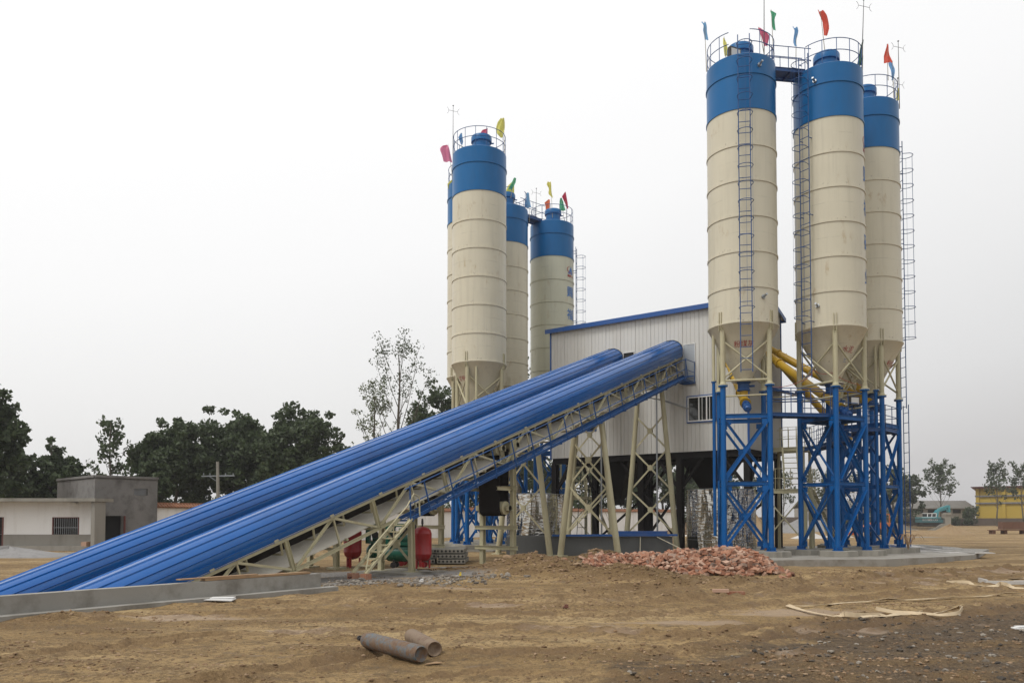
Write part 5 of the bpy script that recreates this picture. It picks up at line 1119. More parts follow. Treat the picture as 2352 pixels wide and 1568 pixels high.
m = MB(); m.path([G(800, 1325, .06), G(835, 1322, .06)], .03, 8); tag(m.build('steel_bar', BROWNF), 'rusty red bar lying between the stair feet', 'bar')
# ------------------------------------------------------------------ gas cylinders in the foreground
def gascylinder(label, name, A, B, r, mat, valve):
    A, B = Vector(A), Vector(B); d = B-A; L_ = d.length; q = d.to_track_quat('X', 'Z'); t = thing(name, label, 'gas cylinder', tuple(A), 0, 'gas cylinders on the ground'); t.rotation_mode = 'QUATERNION'; t.rotation_quaternion = q
    m = MB(); M_ = Matrix.Rotation(R(90), 3, 'Y')
    prof = [(0, .045), (r*.45, .042), (r*.62, .03), (r*.74, .01), (r*.86, .0), (r*.97, .02), (r, .06), (r, L_-.14), (r*.97, L_-.10), (r*.85, L_-.05), (r*.62, L_-.015), (r*.3, L_), (.04, L_+.005), (.035, L_+.04), (0, L_+.04)]
    m.lathe(prof, 48, (0, 0, 0), M_); m.build('body', mat, t)
    if valve:
        m = MB(); m.tube((L_+.03, 0, 0), (L_+.11, 0, 0), .022, n=10); m.tube((L_+.075, -.05, 0), (L_+.075, .05, 0), .018, n=8); m.disc((L_+.13, 0, 0), (1, 0, 0), .035, .025, 12); m.box((L_+.06, 0, .03), (.04, .04, .03)); m.build('valve', DARK, t)
    return t
r = .112
ea = G(966, 1528); ea = Vector((ea.x, ea.y+.06, r+.02+hz(ea.x, ea.y))); la = G(833, 1497); la = Vector((la.x, la.y+.08, r+.02+hz(la.x, la.y)))
gascylinder('rusty pale blue gas cylinder lying in front, its valve to the left', 'gas_cylinder', ea, ea+(la-ea).normalized()*1.36, r, CYLB, True)
eb = ea+Vector((.13, .40, 0)); fb = G(921, 1470); fb = Vector((fb.x, fb.y+.1, r+.02+hz(fb.x, fb.y)))
gascylinder('muddy brown gas cylinder lying behind the pale blue one', 'gas_cylinder', eb, eb+(fb-eb).normalized()*1.33, r*.98, CYLR, False)
m = MB(); q = G(985, 1528); 
for k in range(4): m.bar((q.x-.05+.01*k, q.y+.015*k, .02+hz(q.x, q.y)), (q.x+.16-.02*k, q.y+.05+.02*k, .03+hz(q.x, q.y)), .025, .008)
tag(m.build('wood_splinter', WOOD, smooth=0), 'small splintered wood scrap right of the gas cylinders', 'wood scrap')
# ------------------------------------------------------------------ flat hoses
HOSE = paint('hose_canvas', (.50, .40, .265), .85, (.30, .22, .13), .6, 5, streak=False, bmp=.3)
def ribbon(name, label, pts, wd=.11, th=.008, grp='flat canvas hoses on the yard'):
    """pts: (px, py, lift, lean) lean 0 = lying flat, 1 = standing on edge"""
    ps = []; raw = [(Vector((*gp(a, b_), 0)), l, e_) for a, b_, l, e_ in pts]
    for i in range(len(raw)-1):
        (p0, l0, e0), (p1, l1, e1) = raw[i], raw[i+1]
        for k in range(8): f = k/8; ps.append((p0.lerp(p1, f), l0+(l1-l0)*f, e0+(e1-e0)*f))
    ps.append(raw[-1]); vs = []; hs_ = [hz(q[0].x, q[0].y) for q in ps]; hs_ = [max(sum(hs_[max(0, i-24):i+25])/len(hs_[max(0, i-24):i+25]), sum(hs_[max(0, i-3):i+4])/len(hs_[max(0, i-3):i+4])-.01) for i, h in enumerate(hs_)]; hs_ = [sum(hs_[max(0, i-6):i+7])/len(hs_[max(0, i-6):i+7])+.008 for i in range(len(hs_))]
    for i, (p, l, e_) in enumerate(ps):
        d = (ps[min(i+1, len(ps)-1)][0]-ps[max(i-1, 0)][0]).normalized(); s_ = Vector((-d.y, d.x, 0)); an = e_*math.pi/2; w_ = s_*math.cos(an)+Vector((0, 0, 1))*math.sin(an); nrm = d.cross(w_); wob = .008*math.sin(i*1.7)
        c = p+Vector((0, 0, hs_[i]+.022+l+abs(math.sin(an))*wd/2))+s_*wob; vs += [c+w_*wd/2+nrm*th/2, c-w_*wd/2+nrm*th/2, c-w_*wd/2-nrm*th/2, c+w_*wd/2-nrm*th/2]
    n = len(ps); m = MB(); m.add(vs, [(i*4+k, i*4+(k+1) % 4, (i+1)*4+(k+1) % 4, (i+1)*4+k) for i in range(n-1) for k in range(4)]+[(3, 2, 1, 0), (n*4-4, n*4-3, n*4-2, n*4-1)])
    return tag(m.build(name, HOSE, smooth=40), label, 'hose', grp)
zx = lambda x, y, l=0, e=0: (1743.6+.2587*x, 1278.6+.2587*y, l, e)
ribbon('flat_hose', 'long flat cream hose zigzagging across the right foreground', [zx(2500, 330), zx(2352, 338, 0, .1), zx(2180, 342, .01, .3), zx(2000, 358), zx(1700, 374, .01, .15), zx(1500, 381), zx(1300, 392), zx(1130, 401, .02, .35), zx(950, 408), zx(750, 420), zx(650, 432), zx(560, 449, .01, .2), zx(400, 449), zx(262, 446, .01, .1), zx(253, 453, .015, .3), zx(300, 466, .01, .25), zx(400, 487), zx(520, 514), zx(640, 535), zx(720, 548, .0, .3), zx(760, 548, .01, .9), zx(900, 552, .01, 1), zx(1050, 556, .01, .9), zx(1130, 556, .0, .3)], .085)
ribbon('flat_hose', 'looped cream hose end lying in the dark soil at the right', [zx(912, 600, .01, .2), zx(1000, 589, .01, .2), zx(1120, 572), zx(1260, 552, .01, .4), zx(1400, 527, .0, .2), zx(1452, 520, .02, .8), zx(1380, 522, .02, .8), zx(1200, 512, .01, .5), zx(1080, 495, .03, .6), zx(1040, 500, .05, .9), zx(1060, 508, .04, .9), zx(1200, 525, .02, .7), zx(1400, 545, .01, .5), zx(1600, 548, 0, .3), zx(1780, 536, .02, .9), zx(1808, 518, .04, 1), zx(1780, 486, .03, .8), zx(1650, 498, .01, .2), zx(1480, 527)], .07)
ribbon('flat_hose', 'second flat cream hose farther back at the right edge', [zx(2500, 172), zx(2352, 184), zx(2200, 195, .01, .2), zx(2000, 210), zx(1850, 220), zx(1790, 222, .01, .3), zx(1740, 222, .01, .6), zx(1668, 222, .02, .9), zx(1664, 230, .02, .9), zx(1760, 236, .01, .9), zx(1860, 240, .01, .8), zx(1900, 246), zx(2000, 256), zx(2110, 262, .01, .4), zx(2140, 250, .04, .9), zx(2200, 258, .03, .8), zx(2260, 272, 0, .3), zx(2500, 280)], .085)
# bits of litter
def scrap(label, px, py, sz, mat, name='scrap'):
    q = gp(px, py); m = MB(); m.box((0, 0, 0), sz, Matrix.Rotation(.05, 3, 'X') @ Matrix.Rotation(.03, 3, 'Y')); m.box((sz[0]*.1, sz[1]*.4, sz[2]*1.2), (sz[0]*.7, sz[1]*.9, sz[2]*.7), Matrix.Rotation(.12, 3, 'Z')); o = m.build(name, mat, recenter=False, smooth=0); o.location = (q[0], q[1], hz(*q)+sz[2]+.01); tag(o, label, 'litter')
scrap('white board scrap lying by the foot of the pit wall', 500, 1384, (.7, .3, .02), WFRAME, 'board_scrap'); scrap('yellow round scrap at the edge of the gravel', 1057, 1324, (.07, .07, .05), YSTK); scrap('white torn sheet piece at the right edge', 2348, 1448, (.3, .12, .02), WFRAME, 'sheet_scrap'); scrap('dark metal scrap left of the middle of the yard', 1300, 1400, (.1, .05, .03), BROWNF)
scrap('white lump of plaster below the brick blocks', 968, 1331+5, (.12, .08, .04), WFRAME)
q = gp(2340, 1337); m = MB(); m.prism([(-.7, -.3), (1.6, -.35), (1.7, .5), (-.5, .45)], 0, .03); m.bar((-.7, -.3, .03), (1.6, -.35, .03), .06, .1); m.bar((-.7, -.3, .05), (-.5, .45, .05), .05, .12); o = m.build('sheet_tray', DULLW, recenter=False, smooth=0); o.location = (q[0]-.2, q[1]+.3, hz(*q)+.05); tag(o, 'white bent sheet lying flat at the right edge', 'sheet')
# white panels on the slab, rebar tuft
for k, (x_, y_, l_, rz_, z_, lb) in enumerate(((22.7, 42.2, 7.6, .05, .15, 'lowest long white panel on the slab, nearest its corner'), (21.75, 42.6, 7.0, .03, .155, 'second long white panel from the slab corner'), (22.3, 43.2, 6.4, -.05, .21, 'white panel lying on top of the two long ones'), (23.0, 44.2, 5.0, .10, .26, 'white panel on top of the panel heap'), (20.9, 43.6, 5.6, .0, .16, 'white panel nearest the corner footing'), (21.5, 45.6, 4.2, .12, .22, 'blue-edged panel at the back of the heap'))):
    m = MB(); m.box((0, 0, 0), (.95, l_, .035), Matrix.Rotation(.012*(k % 3), 3, 'X'))
    for q_ in range(5): m.bb(-.45+.2*q_, -.43+.2*q_, -l_/2+.05, l_/2-.05, .02, .035)
    o = m.build('wall_panel', DULLW if k != 5 else TRIM, recenter=False, smooth=0); o.location = (x_, y_, z_); o.rotation_euler = (0, 0, -rz_); tag(o, lb, 'panel', 'loose panels on the slab')
m = MB(); q = G(2086, 1262, .3); rg = random.Random(4)
for k in range(16): a = rg.uniform(0, 6.28); r_ = rg.uniform(.25, .8); m.path([(q.x+f*r_*math.cos(a), q.y+f*r_*math.sin(a), .3+.75*math.sin(f*2.4)) for f in np.linspace(0, 1, 7)], .012, 4)
tag(m.build('wire_tuft', WOOD), 'tuft of bent rusty wires at the corner footing of the rightmost silo', 'wires')
# ------------------------------------------------------------------ houses at the left
YW = 45.0; hs = thing('white_house', 'low white house with flat concrete roof and a barred window at the left edge', 'house', (xat(100, YW), YW, 0)); ox = xat(100, YW)
xx = lambda px, y=YW: xat(px, y, 1190)-ox
zt = zat(1147, YW); zb = zat(1262, YW)+.0
def holewall(name, x0, x1, y, z0, z1, holes, mat, par, th=.2):
    m = MB(); cur = x0
    for a, b_, c, d in sorted(holes): m.bb(cur, a, y, y+th, z0, z1); m.bb(a, b_, y, y+th, z0, c); m.bb(a, b_, y, y+th, d, z1); cur = b_
    m.bb(cur, x1, y, y+th, z0, z1); return m.build(name, mat, par, smooth=0)
H1 = (xx(120), xx(182), zat(1236.5, YW), zat(1187, YW)); D1 = (xx(-60), xx(9), -.0+.25, zat(1187, YW))
holewall('wall', xx(-200), xx(222), 0, .9, zt-.12, [(H1[0], H1[1], H1[2], H1[3]), (D1[0], D1[1], .901, D1[3])], WHITEW, hs)
m = MB(); m.bb(xx(9), xx(222), -.02, .2, -.1, .9); m.build('plinth', PLINTH, hs, smooth=0)
m = MB(); m.bb(xx(-200), xx(250), -.45, -.05, -.3, .28); m.build('step', PLINTH, hs, smooth=0)
m = MB(); m.bb(xx(222), xx(230), .0, .2, -.1, zt-.12); m.build('wall', WHITEW, hs, smooth=0); m = MB(); m.bb(xx(230.2), xx(238), -1.0, .2, -.1, zt-.14); m.build('side_wall', PLINTH, hs, smooth=0); m = MB(); m.bb(xx(238)+.003, xx(238)+.03, -1.02, -.2, -.1, zt-.14); m.build('side_wall', PLINTH, hs, smooth=0)
m = MB(); m.bb(xx(-200), xx(242), -1.15, .9, zt-.12, zt+.06); m.build('roof', CONC, hs, smooth=0)
m = MB(); m.bb(H1[0], H1[1], .2, .24, H1[2], H1[3]); m.build('dark_interior', VOID, hs, smooth=0); m = MB(); m.bb(D1[0], D1[1], .22, .24, .2, D1[3]); m.build('dark_doorway', VOID, hs, smooth=0)
m = MB(); wz0, wz1 = H1[2], H1[3]
for a in (H1[0], H1[1]-.06): m.bb(a, a+.06, -.01, .08, wz0, wz1)
m.bb(H1[0], H1[1], -.01, .08, wz1-.05, wz1); m.bb(D1[1]-.1, D1[1], -.01, .1, .25, D1[3]); wn = m.build('window', BROWNF, hs, smooth=0)
m = MB()
for k in range(1, 13): m.bar((H1[0]+(H1[1]-H1[0])*k/13, .03, wz0), (H1[0]+(H1[1]-H1[0])*k/13, .03, wz1), .018)
m.bar((H1[0], .02, wz0+.62), (H1[1], .02, wz0+.62), .025); m.build('bars', GALV, wn, smooth=0)
m = MB(); m.bb(xx(164), xx(178), -.2, .0, zt-.25, zt-.15); m.build('lamp', WFRAME, hs, smooth=0)
# grey house
YG = 47.3; gh = thing('grey_house', 'taller grey rendered house behind the white one, with a dark doorway', 'house', (xat(217, YG), YG, 0), 0); gx = xat(217, YG)
ztg = zat(1095, YG); f2 = lambda px, y: Vector((xat(px, y, 1150)-gx, y-YG, 0)); c0, c1, c2 = f2(217, YG), f2(361.5, 50.3), f2(131, 52.5)
c3 = c1+(c2-c0)
ang = math.atan2(c1.y-c0.y, c1.x-c0.x); m = MB(); d1 = (c1-c0).normalized(); L1 = (c1-c0).length
fr_ = lambda s_: (c0+d1*s_)
def facade(s0, s1, z0, z1): m.add([fr_(s0)+Vector((0, 0, z0)), fr_(s1)+Vector((0, 0, z0)), fr_(s1)+Vector((0, 0, z1)), fr_(s0)+Vector((0, 0, z1))], [(0, 1, 2, 3)])
def sfor(px):
    k = (px-CX)/F; bx_ = gx+c0.x; by_ = YG+c0.y; return (k*by_-bx_)/(d1.x-k*d1.y)
ds0, ds1, dz = sfor(243), sfor(287), zat(1184, 48.5); ws0, ws1, wz0_, wz1_ = sfor(308.5), sfor(338.5), zat(1136.5, 49.4), zat(1121.5, 49.4)
for a in ((0, ds0, -.2, ztg), (ds0, ds1, dz, ztg), (ds1, ws0, -.2, ztg), (ws0, ws1, -.2, wz0_), (ws0, ws1, wz1_, ztg), (ws1, L1, -.2, ztg)): facade(*a)
m.add([c0+Vector((0, 0, -.2)), c2+Vector((0, 0, -.2)), c2+Vector((0, 0, ztg)), c0+Vector((0, 0, ztg))], [(3, 2, 1, 0)]); m.add([c1+Vector((0, 0, -.2)), c3+Vector((0, 0, -.2)), c3+Vector((0, 0, ztg)), c1+Vector((0, 0, ztg))], [(0, 1, 2, 3)])
m.build('wall', GREYW, gh, smooth=0); m = MB(); m.prism([(p.x, p.y) for p in (c0, c1, c3, c2)], ztg-.08, ztg+.03); 
for a, b_ in ((c0, c1), (c0, c2), (c1, c3), (c2, c3)): m.bar(a+Vector((0, 0, ztg+.06)), b_+Vector((0, 0, ztg+.06)), .16, .14)
m.build('roof', GREYW, gh, smooth=0)
nin = Vector((-d1.y, d1.x, 0)); m = MB(); a, b_ = fr_(ds0)+nin*.5, fr_(ds1)+nin*.5; m.add([a, b_, b_+Vector((0, 0, dz+.3)), a+Vector((0, 0, dz+.3))], [(0, 1, 2, 3)]); a, b_ = fr_(ds0), fr_(ds1)
m.add([a+Vector((0, 0, dz)), b_+Vector((0, 0, dz)), b_+nin*.5+Vector((0, 0, dz)), a+nin*.5+Vector((0, 0, dz))], [(0, 1, 2, 3)]); m.build('doorway', VOID, gh, smooth=0)
m = MB(); m.bar(fr_(ds1)+Vector((0, 0, 0)), fr_(ds1)+Vector((0, 0, dz)), .1, .08); m.build('door_post', BROWNF, gh, smooth=0)
m = MB(); a, b_ = fr_(ws0)+nin*.12, fr_(ws1)+nin*.12; m.add([a+Vector((0, 0, wz0_)), b_+Vector((0, 0, wz0_)), b_+Vector((0, 0, wz1_)), a+Vector((0, 0, wz1_))], [(0, 1, 2, 3)]); v_ = m.build('vent_window', GALV, gh, smooth=0)
m = MB()
for k in range(4): z_ = wz0_+(wz1_-wz0_)*(k+.5)/4; m.bar(fr_(ws0)+nin*.05+Vector((0, 0, z_)), fr_(ws1)+nin*.05+Vector((0, 0, z_)), .05, .02)
m.build('louvre', GALV, v_, smooth=0)
m = MB(); m.bar((0, .0, 0), (.0, .0, .24), .5, .28); o = m.build('brick_block', BRICK, recenter=False, smooth=0); q = at(382, 1152-0, 44); o.location = (xat(382, 44.2, 1150)-0, 44.2, .28) if False else (ox+xx(216), YW-.8, .28); tag(o, 'few red bricks stacked by the corner of the white house', 'brick block')
# boundary wall with tile coping
def wallrun(label, A, B, z0, h, piers=8):
    A, B = Vector((*A, 0)), Vector((*B, 0)); d = (B-A); L_ = d.length; d.normalize(); s_ = Vector((-d.y, d.x, 0)); t = thing('boundary_wall', label, 'boundary wall', tuple((A+B)/2), 0, 'white boundary walls with tiled tops'); c = (A+B)/2
    m = MB(); m.bar(A-c+Vector((0, 0, z0+h/2)), B-c+Vector((0, 0, z0+h/2)), .24, h+.4); k = 0
    while k < L_: m.box(A-c+d*k+Vector((0, 0, z0+h/2+.02)), (.5, .36, h), math.atan2(d.y, d.x)); k += 4.2
    m.build('wall', WHITEW, t, smooth=0); m = MB(); zc = z0+h+.2; n = int(L_/.22); 
    for sg in (-1, 1):
        a, b_ = A-c, B-c; m.add([a+s_*sg*.34+Vector((0, 0, zc)), b_+s_*sg*.34+Vector((0, 0, zc)), b_+Vector((0, 0, zc+.24)), a+Vector((0, 0, zc+.24))], [(0, 1, 2, 3)])
    for k in range(n):
        q = A-c+d*(k+.5)*L_/n
        m.bar(q+s_*-.35+Vector((0, 0, zc+.02)), q+Vector((0, 0, zc+.27)), .1, .05); 
    m.bar(A-c+Vector((0, 0, zc+.26)), B-c+Vector((0, 0, zc+.26)), .12, .08); m.bar(A-c+Vector((0, 0, zc-.02)), B-c+Vector((0, 0, zc-.02)), .5, .05)
    m.build('coping', TILE, t, smooth=0)
wallrun('white boundary wall running back from the grey house', (xat(330, 50), 50), (xat(700, 62), 62), .0, 2.3)
wallrun('white boundary wall seen under the conveyors', (xat(700, 62), 62), (xat(1045, 74), 74), .0, 2.2)
wallrun('white boundary wall seen under the batching house', (xat(1045, 74), 74), (xat(1560, 96), 96), .0, 2.3)
# utility pole
q = at(503, 1150, 64); t = thing('utility_pole', 'slim concrete utility pole with one crossarm before the dark trees', 'utility pole', (q.x, q.y, 0)); zt = zat(1060, 64); m = MB(); m.tube((0, 0, -.3), (-.15, 0, zt), .17, .11, n=12); m.build('pole', CONC, t); m = MB(); m.bar((-1.4, 0, zt-1.15), (1.2, 0, zt-1.1), .09, .09); m.bar((-.9, 0, zt-1.1), (-.12, 0, zt-1.6), .04)
for x in (-1.25, -.75, .5, 1.1): m.tube((x, 0, zt-1.06), (x, 0, zt-.9), .04, n=6)
m.build('crossarm', GALV, t)
# ------------------------------------------------------------------ right background
ZR_ = .1
WALLB = paint('old_brick_wall', (.13, .10, .08), .9, (.07, .065, .05), .6, .6, bmp=.4)
m = MB(); y = 168; x0, x1 = xat(2156, y), xat(2500, y); m.bb(x0, x1, y, y+.3, ZR_-.5, zat(1189.5, y)); tag(m.build('garden_wall', WALLB, smooth=0), 'dark brick wall in front of the yellow building', 'wall')
m = MB(); y = 172; m.bb(xat(1560, y), xat(2156, y), y, y+.3, ZR_-.5, zat(1187, y)); tag(m.build('garden_wall', WALLB, smooth=0), 'dark wall below the long grey roof behind the excavator', 'wall')
yb = thing('yellow_building', 'yellow shed with two grey stripes and a flat overhanging roof at the right edge', 'building', (xat(2238, 178), 178, 0)); YEW = paint('yellow_wall', (.40, .28, .035), .7, (.4, .3, .05), .3, .3, bmp=0); bx = xat(2238, 178)
y = 178; zt = zat(1121.5, y); p1 = Vector((xat(2420, 166)-bx, -12, 0)); m = MB(); m.add([(0, 0, 0), tuple(p1), (p1.x, p1.y, zt), (0, 0, zt), (19, 30, 0), (p1.x+19, 18, 0), (p1.x+19, 18, zt), (19, 30, zt)], [(0, 1, 2, 3), (4, 0, 3, 7), (1, 5, 6, 2), (5, 4, 7, 6)])
d1 = p1.normalized(); n_ = Vector((d1.y, -d1.x, 0))
for k in (0, 1, 2): q = p1*(k*.345+.01); m.box((q.x+d1.x*.3, q.y+d1.y*.3, zt/2), (.7, .5, zt), math.atan2(d1.y, d1.x))
m.build('wall', YEW, yb, smooth=0); m = MB()
for za, zb_ in ((zat(1141, y), zat(1137.5, y)), (zat(1157, y), zat(1153.5, y))): m.bar(n_*.02+Vector((0, 0, (za+zb_)/2)), p1+n_*.02+Vector((0, 0, (za+zb_)/2)), .65, abs(zb_-za))
m.build('stripe', GREYW, yb, smooth=0); m = MB(); m.add([(-1.2, -.8, zt), (p1.x+1, p1.y-.8, zt), (p1.x+20, 19, zt), (18.5, 31, zt), (-1.6, -.8, zt+.35), (p1.x+1, p1.y-.8, zt+.35), (p1.x+20, 19, zt+.35), (18.5, 31, zt+.35)], [(0, 3, 2, 1), (4, 5, 6, 7), (0, 1, 5, 4), (3, 7, 6, 2), (0, 4, 7, 3), (1, 2, 6, 5)]); m.build('roof', BROWNF, yb, smooth=0)
# long grey-roofed building
y = 186; x0, x1 = xat(1850, y), xat(2234, y); lg = thing('long_shed', 'long low shed with a grey tiled roof beyond the excavator', 'building', ((x0+x1)/2, y, 0)); hw = (x1-x0)/2; ze, zr = zat(1166, y), zat(1149, y+4); m = MB(); m.bb(-hw, hw, 0, 8, 0, ze); m.build('wall', PLINTH, lg, smooth=0)
m = MB(); m.add([(-hw-.3, -.6, ze-.1), (hw+.3, -.6, ze-.1), (hw+.3, 4, zr), (-hw-.3, 4, zr), (hw+.3, 8.6, ze-.1), (-hw-.3, 8.6, ze-.1)], [(0, 1, 2, 3), (3, 2, 4, 5)])
for k in range(12): f = k/12; m.bar((-hw-.3, -.6+4.6*f, ze-.08+(zr-ze+.1)*f), (hw+.3, -.6+4.6*f, ze-.08+(zr-ze+.1)*f), .06, .05)
ROOFG = paint('grey_tiles', (.20, .19, .175), .9, (.11, .10, .09), .6, .8); m.build('roof', ROOFG, lg, smooth=0); m = MB()
for k in range(12): x = -hw+2+k*(2*hw-4)/12; m.bb(x, x+1.8, -.02, -.003, ze-1.2, ze-.35)
m.build('window', VOID, lg, smooth=0)
# fence with pillar
y = 115; zf = .03; ft = thing('iron_fence', 'dark railing fence dipping between masonry ramps in front of the excavator', 'fence', (xat(2110, y), y, zf)); fx = lambda px: xat(px, y)-xat(2110, y); top = zat(1190, y)-zf; m = MB(); n = 46
for k in range(n): x = fx(2078)+(fx(2166)-fx(2078))*k/(n-1); m.bar((x, 0, -.1), (x, 0, top+.08), .045)
for z in (top-.1, .25): m.bar((fx(2078), 0, z), (fx(2166), 0, z), .05)
m.build('railing', DARK, ft, smooth=0); m = MB(); a0, a1, a2 = fx(2062), fx(2078), fx(2108); b0, b1, b2 = fx(2172), fx(2160), fx(2126)
def ramp_(xs, hs): m.add([(x, yy, z) for yy in (-.2, .2) for x, z in list(zip(xs, hs))+[(xs[-1], -.5), (xs[0], -.5)]], [tuple(range(len(xs)+2)), tuple(range(2*len(xs)+3, len(xs)+1, -1))]+[(i, i+len(xs)+2, (i+1) % (len(xs)+2)+len(xs)+2, (i+1) % (len(xs)+2)) for i in range(len(xs)+2)])
ramp_([a0-.5, a0+.1, a0+.8, a0+1.5, a2], [1.0, 1.0, .65, .3, .02]); ramp_([b2, b1-1.0, b1-.4, b1, b0], [.02, .35, .75, .95, .95]); m.build('ramp_wall', CONC, ft, smooth=0)
m = MB(); m.box((fx(2172), 0, .95), (.75, .7, 2.5)); m.box((fx(2172), 0, 2.25), (.95, .9, .2)); m.box((fx(2172), 0, 2.42), (.8, .75, .16)); m.build('pillar', CONC, ft, smooth=0)
# excavator
EXC = paint('excavator_teal', (.06, .27, .31), .5, (.1, .2, .2), .4, 1); ye = 160; qx = xat(2132, ye); ex = thing('excavator', 'teal excavator with its boom folded forward, behind the railing fence', 'excavator', (qx, ye, .03)); X_ = lambda px: (px-2132)/F*ye; Zp = lambda py: (1209-py)/F*ye
m = MB(); m.prism([(X_(2106.5), -1.4), (X_(2150), -1.4), (X_(2150), 1.4), (X_(2106.5), 1.4)], Zp(1199.5), Zp(1187.5)); m.prism([(X_(2150)+.01, -1.3), (X_(2159), -1.1), (X_(2159), 1.1), (X_(2150)+.01, 1.3)], Zp(1200), Zp(1192)); m.build('body', EXC, ex, smooth=0)
glyphs('lettering', 'KOBELCO', .62, WFRAME, lambda x, y_: Vector((X_(2124)+x*1.1, -1.43, Zp(1193.5)+y_)), ex, .02)
m = MB(); x0, x1 = X_(2119), X_(2140); m.bb(x0, x1, -1.2, .9, Zp(1187.5)+.002, Zp(1186.5))
for x in (x0+.05, (x0+x1)/2, x1-.05): m.bar((x, -1.2, Zp(1186.5)), (x+.12, -1.1, Zp(1179.5)), .1)
m.bb(x0+.1, x1+.05, -1.2, .9, Zp(1179.5), Zp(1178)); cab = m.build('cab', WFRAME, ex, smooth=0); m = MB(); m.bb(x0+.12, x1-.05, -1.1, .8, Zp(1186.5)+.01, Zp(1179.5)-.01); m.build('glass', GLASS, cab, smooth=0)
m = MB(); pts = [(X_(2146), Zp(1187)), (X_(2149), Zp(1176)), (X_(2154), Zp(1168.5)), (X_(2174), Zp(1162))]
for k in range(3): m.bar((pts[k][0], 0, pts[k][1]), (pts[k+1][0], 0, pts[k+1][1]), .4, .75-.15*k, up=(0, 1, 0))
m.bar((X_(2139), .4, Zp(1186)), (X_(2149), .4, Zp(1171)), .18, .2); m.bar((X_(2155), 0, Zp(1173)), (X_(2172), 0, Zp(1168)), .3, .22, up=(0, 1, 0)); m.build('boom', EXC, ex, smooth=0); m = MB(); m.bar((X_(2176), 0, Zp(1160)), (X_(2176.5), 0, Zp(1176)), .35, .4); m.bar((X_(2171), 0, Zp(1163)), (X_(2172), 0, Zp(1175)), .16, .16); m.build('arm', EXC, ex, smooth=0)
m = MB()
for sy in (-1, 1): m.path([(X_(2105), sy, .45), (X_(2109), sy, .15), (X_(2154), sy, .15), (X_(2160), sy, .5), (X_(2154), sy, .75), (X_(2109), sy, .75)], .2, 6, True)
m.bb(X_(2118), X_(2146), -.6, .6, .4, Zp(1199.5)); m.build('tracks', DARK, ex, smooth=0)
# sand and gravel piles
def pile(label, cx, cy, r, h, mat, seed, ry=None, name='sand_pile', ridge=.2):
    ry = ry or r; n, k = 64, 22; rr = np.linspace(0, 1, k); th = np.linspace(0, 2*np.pi, n, endpoint=False); T_, R_ = np.meshgrid(th, rr); x = R_*np.cos(T_); y = R_*np.sin(T_); z = h*(1-R_)**.92*(1+ridge*fbm(np.cos(T_)*2.2+3, np.sin(T_)*2.2+seed, seed, 4)*2)+.06*h*fbm(x*4+seed, y*4, seed, 3); ed = 1+.18*fbm(np.cos(T_)*1.5+9, np.sin(T_)*1.5+seed, seed+3, 3)*2
    V_ = np.stack([x*r*ed, y*ry*ed, z-.12*(R_ > .98)], -1).reshape(-1, 3); i, j = np.meshgrid(np.arange(n), np.arange(k-1)); a = (j*n+i).ravel(); b_ = (j*n+(i+1) % n).ravel(); o = npmesh(name, V_, np.stack([a, b_, b_+n, a+n], 1), mat, smooth=True); o.location = (cx, cy, hz(cx, cy)); return tag(o, label, 'pile')
SAND = paint('sand', (.25, .175, .095), .95, (.20, .13, .07), .6, 2, streak=False, bmp=.6); GRAV = paint('gravel', (.22, .215, .21), .95, (.11, .10, .10), .6, 3, streak=False, bmp=.8); EARTH = paint('earth', (.14, .095, .055), .95, (.08, .055, .035), .6, 2, streak=False, bmp=.8)
q = G(2180, 1228, .05); pile('sharp-peaked yellow sand pile in front of the fence pillar', q.x+1.0, q.y+1.5, 2.3, 1.02, SAND, 4); q = G(2100, 1226, .1); pile('low sand pile left of the peaked one', q.x, q.y, 1.9, .45, SAND, 6, 1.1)
q = G(1902, 1222); pile('big grey gravel pile seen between the blue silo legs', q.x, q.y+6, 4.6, 2.2, GRAV, 8, name='gravel_pile'); q = G(1842, 1224); pile('grey gravel pile behind the cream stair tower', q.x-1, q.y+3, 3.2, 1.2, GRAV, 12, name='gravel_pile'); q = G(1750, 1228); pile('brown sand pile behind the right foil tank', q.x, q.y+2, 2.0, 1.9, SAND, 14)
q = G(1573, 1228); pile('brown earth heap before the white boundary wall', q.x, q.y+2, 2.1, 1.25, EARTH, 15, name='earth_heap'); q = G(1600, 1230); pile('pale lime heap beside the brown earth heap', q.x+.3, q.y, 1.4, .6, WHITEW, 17, name='lime_heap')
q = G(45, 1278); pile('low grey gravel pile before the white house', q.x-.5, q.y, 3.4, .45, GRAV, 19, 1.3, name='gravel_pile'); q = G(1745, 1262); 
q = G(1858, 1236); pile('crumpled white tarp on the ground behind the stair tower', q.x, q.y, 1.6, .5, DULLW, 23, .9, name='tarp', ridge=.5); q = G(1940, 1234); pile('crumpled white tarp behind the silo with the left-hand ladder', q.x, q.y+1, 1.4, .55, DULLW, 25, .8, name='tarp', ridge=.5)
m = MB(); q = G(1924, 1226); m.lathe([(.55, -.6), (.62, -.6), (.62, .6), (.5, .6), (.5, -.58)], 24, (0, 0, 0), Matrix.Rotation(R(75), 3, 'Y') @ Matrix.Identity(3)); o = m.build('concrete_pipe', CONC, recenter=False); o.location = (q.x, q.y, .7); tag(o, 'concrete pipe lying on its side among the blue silo legs', 'pipe')
